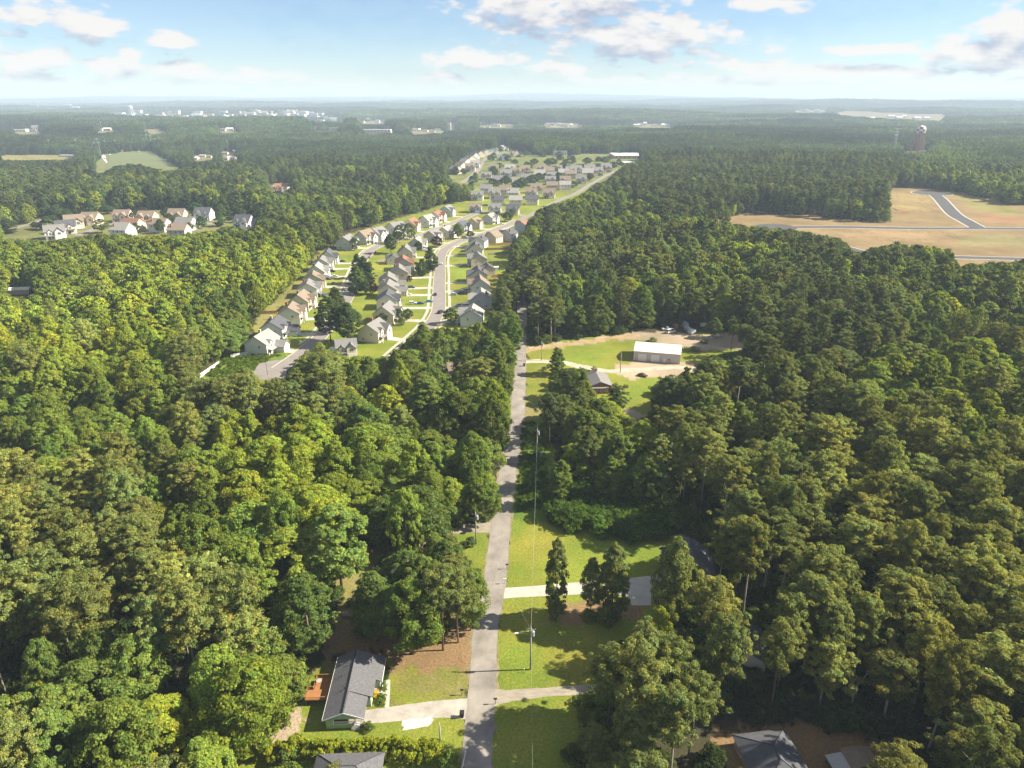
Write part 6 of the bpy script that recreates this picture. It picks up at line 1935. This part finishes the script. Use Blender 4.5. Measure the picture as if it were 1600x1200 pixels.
# street trees of the house rows: (u, v, height, radius, tint, kind)
for (u, v, H, Rr, t, k, lab) in (
        (560, 435, 13, 3.2, DEEP, 'cone', 'dark tree beside the left street, topmost of its clump'), (570, 443, 14, 4.0, DEEP, 'cone', 'dark tree at the back of the clump by the left street'),
        (578, 446, 12, 3.4, DEEP, 'cone', 'dark tree at the right of the clump by the left street'), (565, 452, 11, 3.0, DEEP, 'cone', 'upright tree in the middle of the clump by the left street'),
        (558, 459, 14, 3.9, MIDG, 'cone', 'large upright tree at the near end of the clump by the left street'), (572, 461, 7, 2.4, DEEP, 'broad', 'small tree in the yard below the street clump'),
        (583, 459, 6, 2.2, (0.07, 0.025, 0.025), 'broad', 'small purple-leaved tree in a back yard'),
        (517, 535, 24, 7.0, DEEP, 'broad', 'big dark tree over the left street, left of a pair'), (545, 538, 22, 7.5, DEEP, 'broad', 'big dark tree over the left street, right of a pair'), (530, 520, 25, 5.6, PINED, 'broad', 'tallest dark tree rising behind the pair on the left street'),
        (660, 430, 9, 3.4, DEEP, 'cone', 'round dark street tree on the left side of the middle street'), (673, 425, 14, 3.9, DEEP, 'cone', 'tall dark egg-shaped street tree on the middle street'),
        (640, 440, 4, 1.6, (0.045, 0.018, 0.03), 'shrub', 'round purple bush at a house corner'), (705, 506, 7, 3.2, MIDG, 'broad', 'lone round tree on a lawn right of the middle street'),
        (600, 505, 6, 3, MIDG, 'broad', 'tree beside the lone near house'), (623, 503, 6, 2.6, DEEP, 'broad', 'bushy tree in front of the second house of the middle row'), (638, 500, 5, 2.2, DEEP, 'broad', 'small round tree on the front lawn of the middle row'),
        (628, 508, 4, 2.0, MIDG, 'shrub', 'low bush below the small lawn tree of the middle row'), (683, 386, 7, 3.8, (0.06, 0.022, 0.028), 'broad', 'round purple-leaved tree on the inside of the bend'), (654, 394, 7, 2.6, DEEP, 'broad', 'tree in front of the pale grey house in the middle row'),
        (716, 373, 10, 3.6, MIDG, 'broad', 'green street tree at the bend beside parked cars'), (793, 346, 10, 5.4, DEEP, 'broad', 'round dark tree between the two streets'), (611, 396, 12, 4.2, DEEP, 'broad', 'dark tree in the yard by the left street bend'),
        (625, 380, 12, 4.8, DEEP, 'broad', 'dark tree behind the middle row near the bend'), (640, 374, 11, 4.4, MIDG, 'broad', 'green tree between the left street and the middle row'), (555, 391, 8, 3.2, MIDG, 'broad', 'tree in front of the first house of the upper left row'),
        (658, 352, 8, 3.2, DEEP, 'broad', 'tree beside the white house of the upper left row'), (735, 372, 5, 2.4, (0.06, 0.025, 0.028), 'broad', 'purple bush beside a driveway at the bend'), (800, 338, 8, 3, DEEP, 'broad', 'small dark tree by a white gable'),
        (770, 290, 10, 7, DEEP, 'broad', 'leftmost dark tree among the far houses'), (790, 290, 14, 8, DEEP, 'broad', 'second dark tree among the far houses'), (815, 293, 13, 8, DEEP, 'broad', 'third dark tree among the far houses'), (832, 290, 15, 9, DEEP, 'broad', 'fourth dark tree among the far houses'),
        (866, 273, 14, 10, MIDG, 'broad', 'round tree between the far house rows'), (842, 283, 12, 8, DEEP, 'broad', 'dark tree left of the far gables'), (895, 293, 9, 7, DEEP, 'broad', 'dark tree before the far gables'), (745, 260, 10, 7, DEEP, 'broad', 'tree by the far street bend'),
        (820, 245, 14, 10, DEEP, 'broad', 'dark tree left of the far lawn'), (842, 244, 14, 11, DEEP, 'broad', 'dark tree on the far lawn'), (835, 258, 12, 9, DEEP, 'broad', 'leftmost tree of the line behind the far houses'), (863, 258, 13, 11, DEEP, 'broad', 'second tree of the line behind the far houses'),
        (890, 258, 13, 11, DEEP, 'broad', 'third tree of the line behind the far houses'), (918, 257, 13, 11, DEEP, 'broad', 'fourth tree of the line behind the far houses'), (945, 256, 13, 11, DEEP, 'broad', 'last tree of the line behind the far houses'),
        (160, 364, 13, 7, FRESH, 'broad', 'round bright tree among the houses at the left'), (198, 345, 7, 4, DEEP, 'broad', 'dark tree by the first gable at the left'), (266, 349, 10, 5, DEEP, 'broad', 'dark tree left of the pale ranch house'), (57, 358, 7, 5, DEEP, 'broad', 'dark round tree beside the left edge street'),
        (297, 361, 8, 5, DEEP, 'broad', 'dark tree in front of the pale ranch house')):
    f = 1.3 if k in ('cone', 'broad') and 370 < v < 540 and H < 20 else 1.0
    hero(k, u, v, H * f, Rr * f, t, lab)

# trees in the yards of the far houses
def yard_trees():
    hs = np.array([(h[0], h[1]) for h in HERO])
    lines = np.concatenate([STREET_A, STREET_B, STREET_C, STREET_D, STREET_E, STREET_F])
    got = []
    rg = random.Random(8)
    for _ in range(5000):
        u, v = (rg.uniform(700, 1000), rg.uniform(232, 300)) if _ % 3 else (rg.uniform(0, 400), rg.uniform(330, 366))
        if _ % 3 and not in_poly(np.array([u]), np.array([v]), SUB2)[0]:
            continue
        x, y = G(u, v)
        Rr = rg.uniform(4.5, 8.0)
        if np.hypot(hs[:, 0] - x, hs[:, 1] - y).min() < Rr + 5.5 or np.hypot(lines[:, 0] - x, lines[:, 1] - y).min() < Rr + 4:
            continue
        if any(math.hypot(x - q[0], y - q[1]) < 0.6 * (Rr + q[2]) for q in got):
            continue
        got.append((x, y, Rr, u, rg.uniform(8, 13)))
        if len(got) >= 58 + 24:
            break
    got.sort(key=lambda q: q[3])
    for i, (x, y, Rr, u, H) in enumerate(got):
        place_tree(rg.choice(['broad', 'cone']), x, y, H, Rr, tuple(c * rg.uniform(.8, 1.3) for c in DEEP), f'{ORD[i]} from left of all the small yard trees, among the ' + ('houses at the left' if u < 500 else 'far houses'), 'yard trees among the far houses')
        keep_away(x, y, Rr)


yard_trees()

# bare dead trees
for i, (u, v, H, lab) in enumerate(((484, 590, 15, 'bare grey dead tree above the turning circle'), (122, 575, 17, 'bare dead tree in the bright left woods'), (1448, 880, 18, 'bare dead tree in the right woods'), (1180, 540, 18, 'bare dead tree beyond the dirt yard'),
                                    (560, 720, 17, 'bare grey limbs rising from the woods left of the road'), (250, 1010, 19, 'bare dead tree among the lower left pines'), (1330, 1120, 17, 'dead tree with pale limbs among the lower right pines'))):
    x, y = G(u, v); keep_away(x, y, 1.5)
    e = tag(empty('dead_tree', (x, y, 0), i * 1.3), lab, 'dead tree')
    link('trunk', snag_mesh(i, H), e, M['pale_bark'])

# shrubs and the hedge
for i, u in enumerate(np.linspace(415, 682, 22)):
    x, y = G(u, 1186 + 6 * math.sin(i))
    keep_away(x, y, 2.5)
HEDGE_U = np.linspace(418, 684, 24)


def build_hedge():
    rng = np.random.default_rng(5)
    cs, vs = [], []
    x0, y0 = G(540, 1180)
    for u in HEDGE_U:
        x, y = G(u, 1182 + rng.normal() * 2)
        co, var, _ = broad_shape(int(u * 7), rng.uniform(3.0, 4.4), rng.uniform(1.5, 2.2), 0.17, 34, 46, low=0.03, lobes=5)
        cs.append(co + np.array([x - x0, y - y0, 0])); vs.append(var)
    me = quad_mesh('hedge', np.concatenate(cs), np.concatenate(vs), M['leaf'])
    o = bpy.data.objects.new('hedge', me); COL.objects.link(o)
    o.location = (x0, y0, 0)
    o['tint'] = [0.29, 0.335, 0.03]
    tag(o, 'long yellow-green hedge along the bottom of the green house yard', 'hedge')


build_hedge()
for (u, v, H, Rr, t, lab) in ((702, 1200, 4, 1.9, FRESH, 'green shrub between the hedge and the road'), (476, 1078, 2.6, 1.3, FRESH, 'small pale shrub behind the wooden deck'), (446, 1190, 3, 2.2, MIDG, 'dark shrub at the left end of the hedge'),
                              (735, 852, 2.4, 1.6, DEEP, 'dark bush beside the utility pole left of the road'), (724, 856, 2.0, 1.4, DEEP, 'low dark bush on the small lawn'), (575, 1140, 1.6, 1.3, MIDG, 'small bush at the corner of the green house carport'),
                              (920, 968, 2.6, 2.0, FRESH, 'ivy mound at the foot of the driveway trees'), (948, 972, 3.2, 2.6, FRESH, 'bigger ivy mound at the foot of the driveway trees')):
    hero('shrub', u, v, H, Rr, t, lab, cat='shrub')
for i, (u, v) in enumerate(((606, 1047), (605.5, 1052), (605, 1057), (603.5, 1061))):
    hero('shrub', u, v, 0.8, 0.5, DEEP, ('farthest', 'second farthest', 'third', 'nearest')[i] + ' little round bush in the bed before the green house', cat='shrub')
for i, (u, v) in enumerate(((600, 1072), (599.5, 1079), (595, 1090), (594, 1097), (599, 1092), (598, 1100))):
    hero('shrub', u, v, 1.0, 0.75, FRESH, ('green bush nearest the porch', 'second green bush from the porch', 'green bush left in the lower bed', 'last green bush left in the lower bed', 'green bush by the path in the lower bed', 'green bush where path meets driveway')[i], cat='shrub')
x, y = G(586, 1089)
o = place_tree('shrub', x, y, 1.5, 1.1, (0.65, 0.5, 0.02), 'yellow flowering bush beside the porch of the green house', cat='shrub', name='flowering_shrub')


# yards and banks without tall trees
for (u, v, r) in ((858, 715, 6), (878, 745, 6), (880, 775, 6), (842, 760, 6), (846, 725, 6), (850, 790, 6), (866, 765, 5), (868, 738, 5), (842, 690, 5), (1010, 862, 9), (1040, 850, 8), (985, 880, 7), (1060, 890, 10), (1030, 905, 8), (965, 812, 7), (1000, 822, 7), (920, 805, 6), (880, 805, 5), (1085, 905, 8), (1120, 1150, 7), (1030, 1085, 5), (890, 700, 5), (985, 620, 8), (1000, 650, 6), (1110, 560, 7), (1140, 540, 6), (1640, 350, 60), (1660, 392, 60), (1650, 330, 50), (1680, 370, 60), (1720, 345, 60), (1720, 390, 60)):
    x, y = G(u, v); keep_away(x, y, r)


# ------------------------------------------------------------------ the woods
def build_forest():
    # candidate places: even spacing close by, wider farther out
    pts = []
    r = 92.0
    while r < 21500:
        s = max(8.1, 0.0074 * r)
        half = R(50) if r < 330 else R(42.5)
        n = int(2 * half * r / s)
        a = -half + (np.arange(n) + RNG.random(n) * 0.85) * (2 * half / n)
        rr = r + (RNG.random(n) - 0.5) * s * 1.15
        pts.append(np.stack([rr * np.sin(a), rr * np.cos(a), np.full(n, s)], 1))
        r += s
    P = np.concatenate(pts)
    x, y, s = P.T
    z = terrain(x, y)
    rr = np.hypot(x, y)
    n = len(x)
    far = rr > 2300
    u0, v0 = project(x, y, z + 12)
    pp, tb, tp = zone_at(u0, v0)
    farw = sstep(1200, 2400, rr)[:, None]
    tb = tb * (1 - farw) + np.array((0.090, 0.138, 0.046)) * farw
    tp = tp * (1 - farw) + np.array((0.070, 0.108, 0.042)) * farw
    pp = pp * (1 - farw[:, 0]) + 0.35 * farw[:, 0]
    clump = vnoise(x / 38, y / 38, 21) * 0.6 + vnoise(x / 13, y / 13, 22) * 0.4
    star = RNG.random(n) < 0.15
    isp = (clump * 0.9 + RNG.random(n) * 0.35 - 0.12) < pp
    big = vnoise(x / 55, y / 55, 31)
    H = np.where(isp, RNG.uniform(18, 29, n), RNG.uniform(12, 23, n) * (0.8 + 0.4 * big))
    Rr = np.where(isp, RNG.uniform(3.6, 6.4, n), RNG.uniform(4.0, 8.4, n) * (0.8 + 0.35 * big))
    stand = rr > 1500
    k = np.clip(s / 11.5, 1, 4.2)
    H = np.where(stand, RNG.uniform(14, 23, n) * (0.75 + 0.25 * np.minimum(k, 2)), H)
    Rr = np.where(stand, 9.5 * k, Rr)
    H = H * np.where(rr > 1200, 0.70 + 0.6 * vnoise(x / 260, y / 200, 45), 1.0)
    alive = np.ones(n, bool)
    hx = np.array(HERO)
    near = np.where(rr < 1700)[0]
    for (a, b, q) in hx:
        d = np.hypot(x[near] - a, y[near] - b)
        alive[near[d < q + 1.5]] = False
    dm = np.full(n, 1e9)
    for q in MAIN[::2]:
        dm = np.minimum(dm, np.hypot(x - q[0], y - q[1]))
    alive &= dm > 4.5
    # thin the stand a little so that dark gaps stay between the crowns
    alive &= ~((RNG.random(n) < 0.10) & (rr < 1500))
    low = np.where(isp, 0.42, 0.15)
    todo = alive.copy(); good = np.zeros(n, bool)
    for f in (1.0, 0.8, 0.62, 0.45, 0.3):
        t = np.where(todo)[0]
        if f < 1:
            t = t[RNG.random(len(t)) < (0.9 if f > 0.4 else 0.6)]
        fr = f ** 0.6
        fin = np.zeros(len(t), bool)
        for lo in (0.42, 0.15):
            m = low[t] == lo
            tt = t[m]
            fin[m] = clear_of_open(x[tt], y[tt], z[tt], H[tt] * f, Rr[tt] * fr, lo)
        g = t[fin]
        H[g] *= f; Rr[g] *= fr
        good[g] = True; todo[g] = False
        if f <= 0.5:
            isp[g] = isp[g] & (f > 0.5)
    soft = in_poly(*project(x, y, z), SOFT) & stand
    g = soft & (RNG.random(n) < 0.45) & alive
    H[g & ~good] *= 0.42; Rr[g & ~good] *= 0.5
    H[g & good] *= 0.5; Rr[g & good] *= 0.5
    good = (good & ~soft) | g
    tint = np.where(isp[:, None], tp, tb)
    tint = tint * (0.70 + 0.6 * RNG.random((n, 1))) * (0.62 + 0.40 * vnoise(x / 60, y / 60, 41) + 0.36 * vnoise(x / 170, y / 120, 42))[:, None]
    tint = tint * (1 + farw * (1.3 * (vnoise(x / 420, y / 240, 43) - 0.5))[:, None])
    tint = np.where((star & ~isp & (rr < 1200))[:, None], np.array(BRIGHT) * RNG.uniform(0.95, 1.3, (n, 1)), tint)
    tint = tint * np.where((rr < 1300)[:, None], np.array((1.20, 1.13, 1.05)), 1.0)
    warm = RNG.normal(size=(n, 1)) * 0.05
    tint = tint * np.concatenate([1 + warm, np.ones((n, 1)), 1 - warm], 1)
    u1, v1 = project(x, y, z + H * 0.75)
    seen = (u1 > -25) & (u1 < 1625) & (v1 < 1230) & (v1 > 0)
    # the 300 of each kind that show largest are trees of their own
    own = np.zeros(n, bool)
    for kind in (True, False):
        c = np.where(good & seen & ~stand & (isp == kind) & (H > 6) & (u1 > 0) & (u1 < 1600) & (v1 < 1195))[0]
        score = Rr[c] * np.sqrt(H[c]) / rr[c]
        c = c[np.argsort(-score)][:255 if kind else 145]
        own[c] = True
    groups = {}
    for i in np.where(own)[0]:
        row = ('bottom-edge' if v1[i] > 1040 else 'lower' if v1[i] > 900 else 'middle' if v1[i] > 760 else 'upper middle' if v1[i] > 640 else 'upper')
        c = u1[i]
        col = ('far left woods' if c < 140 else 'left woods' if c < 290 else 'inner left woods' if c < 450 else 'woods left of the road' if c < 800 else 'woods right of the road' if c < 1100 else 'inner right woods' if c < 1260 else 'right woods' if c < 1420 else 'far right woods')
        size = 'tall' if H[i] > (23 if isp[i] else 17) else 'small' if H[i] < (15 if isp[i] else 11) else 'medium'
        tone = tint[i][1] / 0.15
        tn = 'pale' if tone > 1.12 else 'dark' if tone < 0.8 else 'green'
        groups.setdefault((row, col, size, tn, bool(isp[i])), []).append(i)
    for (row, col, size, tn, pn), ids in groups.items():
        word = 'pine' if pn else 'broadleaf'
        ids.sort(key=lambda i: u1[i])
        for j, i in enumerate(ids):
            if len(ids) == 1:
                lab = f'only {size} {tn} {word} tree standing in the {row} {col}'
            elif j == len(ids) - 1:
                lab = f'rightmost of the {size} {tn} {word} trees in the {row} {col}'
            elif j == 0:
                lab = f'leftmost of the {size} {tn} {word} trees in the {row} {col}'
            else:
                lab = f'{ORD[min(j, 50)]} from left of the {size} {tn} {word} trees, {row} {col}'
            place_tree('pine' if pn else 'broad', x[i], y[i], H[i], Rr[i], tint[i], lab, f'{size} {tn} {word} trees, {row} {col}')
    rest = good & ~own & (rr < 21500)

    def put(name, kind, m, label):
        p0 = PROTO[kind][0]
        i = np.where(m)[0]
        Hs = np.array([H[i] / p0['H']]).T; Rs = np.array([Rr[i] / p0['R']]).T
        scatter(name, kind, np.stack([x[i], y[i], z[i] - 0.1], 1), np.concatenate([Rs, Rs, Hs], 1), tint[i], label, 'forest')
    det = rr < 420
    put('pine_wood', 'pine', rest & isp & det & ~stand, 'pine wood filling in among the nearer trees')
    put('broadleaf_wood', 'broad', rest & ~isp & det & ~stand, 'broadleaf wood filling in among the nearer trees')
    put('distant_pine_wood', 'mid_pine', rest & isp & ~det & ~stand, 'distant dark pine wood beyond the clearings')
    put('distant_broadleaf_wood', 'mid_broad', rest & ~isp & ~det & ~stand, 'distant broadleaf wood around the house rows')
    put('far_forest', 'stand', rest & stand, 'far hazy forest reaching to the horizon')
    print('TREES own', own.sum(), 'rest', rest.sum(), 'far', (rest & stand).sum())
    # undergrowth
    m = 26000
    a = RNG.uniform(-R(50), R(50), m); r2 = np.sqrt(RNG.uniform(95 ** 2, 520 ** 2, m))
    sx, sy = r2 * np.sin(a), r2 * np.cos(a)
    sh = RNG.uniform(1.2, 5.0, m); sr = sh * RNG.uniform(0.5, 0.8, m)
    ok = clear_of_open(sx, sy, np.zeros(m), sh, sr, 0.1)
    dm = np.full(m, 1e9)
    for q in MAIN[::2]:
        dm = np.minimum(dm, np.hypot(sx - q[0], sy - q[1]))
    ok &= dm > 5.0
    for (ha, hb, q) in hx:
        ok &= np.hypot(sx - ha, sy - hb) > min(q, 9)
    u, v = project(sx, sy, np.zeros(m))
    _, tb2, _ = zone_at(u, v)
    t2 = tb2 * RNG.uniform(0.6, 1.15, (m, 1))
    i = np.where(ok)[0]
    S = np.stack([sr[i] / 2.6, sr[i] / 2.6, sh[i] / 4.0], 1)
    scatter('undergrowth', 'shrub', np.stack([sx[i], sy[i], np.zeros(len(i)) - 0.1], 1), S, t2[i], 'brush and undergrowth on the forest floor', 'undergrowth')
    # kudzu bank on the right of the road, and weeds by the turning circle
    for nm, poly, cnt, hh, tt, lab in (('kudzu', [(862, 800), (880, 770), (960, 765), (1030, 790), (1040, 830), (990, 842), (940, 826), (880, 822)], 260, (1.5, 5.0), (0.085, 0.145, 0.022), 'bank of bright kudzu vines above the lawn'),
                                       ('weeds', [(320, 588), (350, 562), (420, 552), (440, 556), (400, 572), (392, 590)], 260, (0.5, 1.3), (0.14, 0.21, 0.02), 'tall bright weeds beside the turning circle'),
                                       ('weeds', [(830, 400), (850, 380), (890, 370), (905, 385), (880, 410), (845, 415)], 160, (1.0, 3.0), (0.15, 0.19, 0.02), 'sunlit yellow-green brush beside the far bend of the road'),
                                       ('weeds', [(816, 660), (850, 660), (858, 800), (806, 800)], 420, (0.3, 0.9), (0.095, 0.16, 0.02), 'knee-high weeds on the right verge')):
        us = [p[0] for p in poly]; vs = [p[1] for p in poly]
        pts = []
        while len(pts) < cnt:
            uu, vv = random.uniform(min(us), max(us)), random.uniform(min(vs), max(vs))
            if in_poly(np.array([uu]), np.array([vv]), poly)[0]:
                pts.append(G(uu, vv))
        pts = np.array(pts)
        h = RNG.uniform(hh[0], hh[1], cnt); rad = h * RNG.uniform(0.7, 1.3, cnt)
        S = np.stack([rad / 2.6, rad / 2.6, h / 4.0], 1)
        T = np.array(tt) * RNG.uniform(0.75, 1.25, (cnt, 1))
        scatter(nm, 'shrub', np.concatenate([pts, np.zeros((cnt, 1))], 1), S, T, lab, 'undergrowth')


build_forest()


# ------------------------------------------------------------------ haze
def build_haze():
    mb = MB(); S = 26000.0
    mb.box(-S, S, -S, S, -34, 212)
    m = bpy.data.materials.new('haze'); m.use_nodes = True
    nt = m.node_tree; nt.nodes.clear()
    pv = nt.nodes.new('ShaderNodeVolumePrincipled')
    pv.inputs['Color'].default_value = (0.66, 0.82, 1.0, 1)
    pv.inputs['Density'].default_value = 1.15e-4
    pv.inputs['Anisotropy'].default_value = 0.0
    o = nt.nodes.new('ShaderNodeOutputMaterial')
    nt.links.new(pv.outputs[0], o.inputs['Volume'])
    ob = mb.obj('haze', m)
    tag(ob, 'thin summer haze over the whole land', kind='stuff')


build_haze()
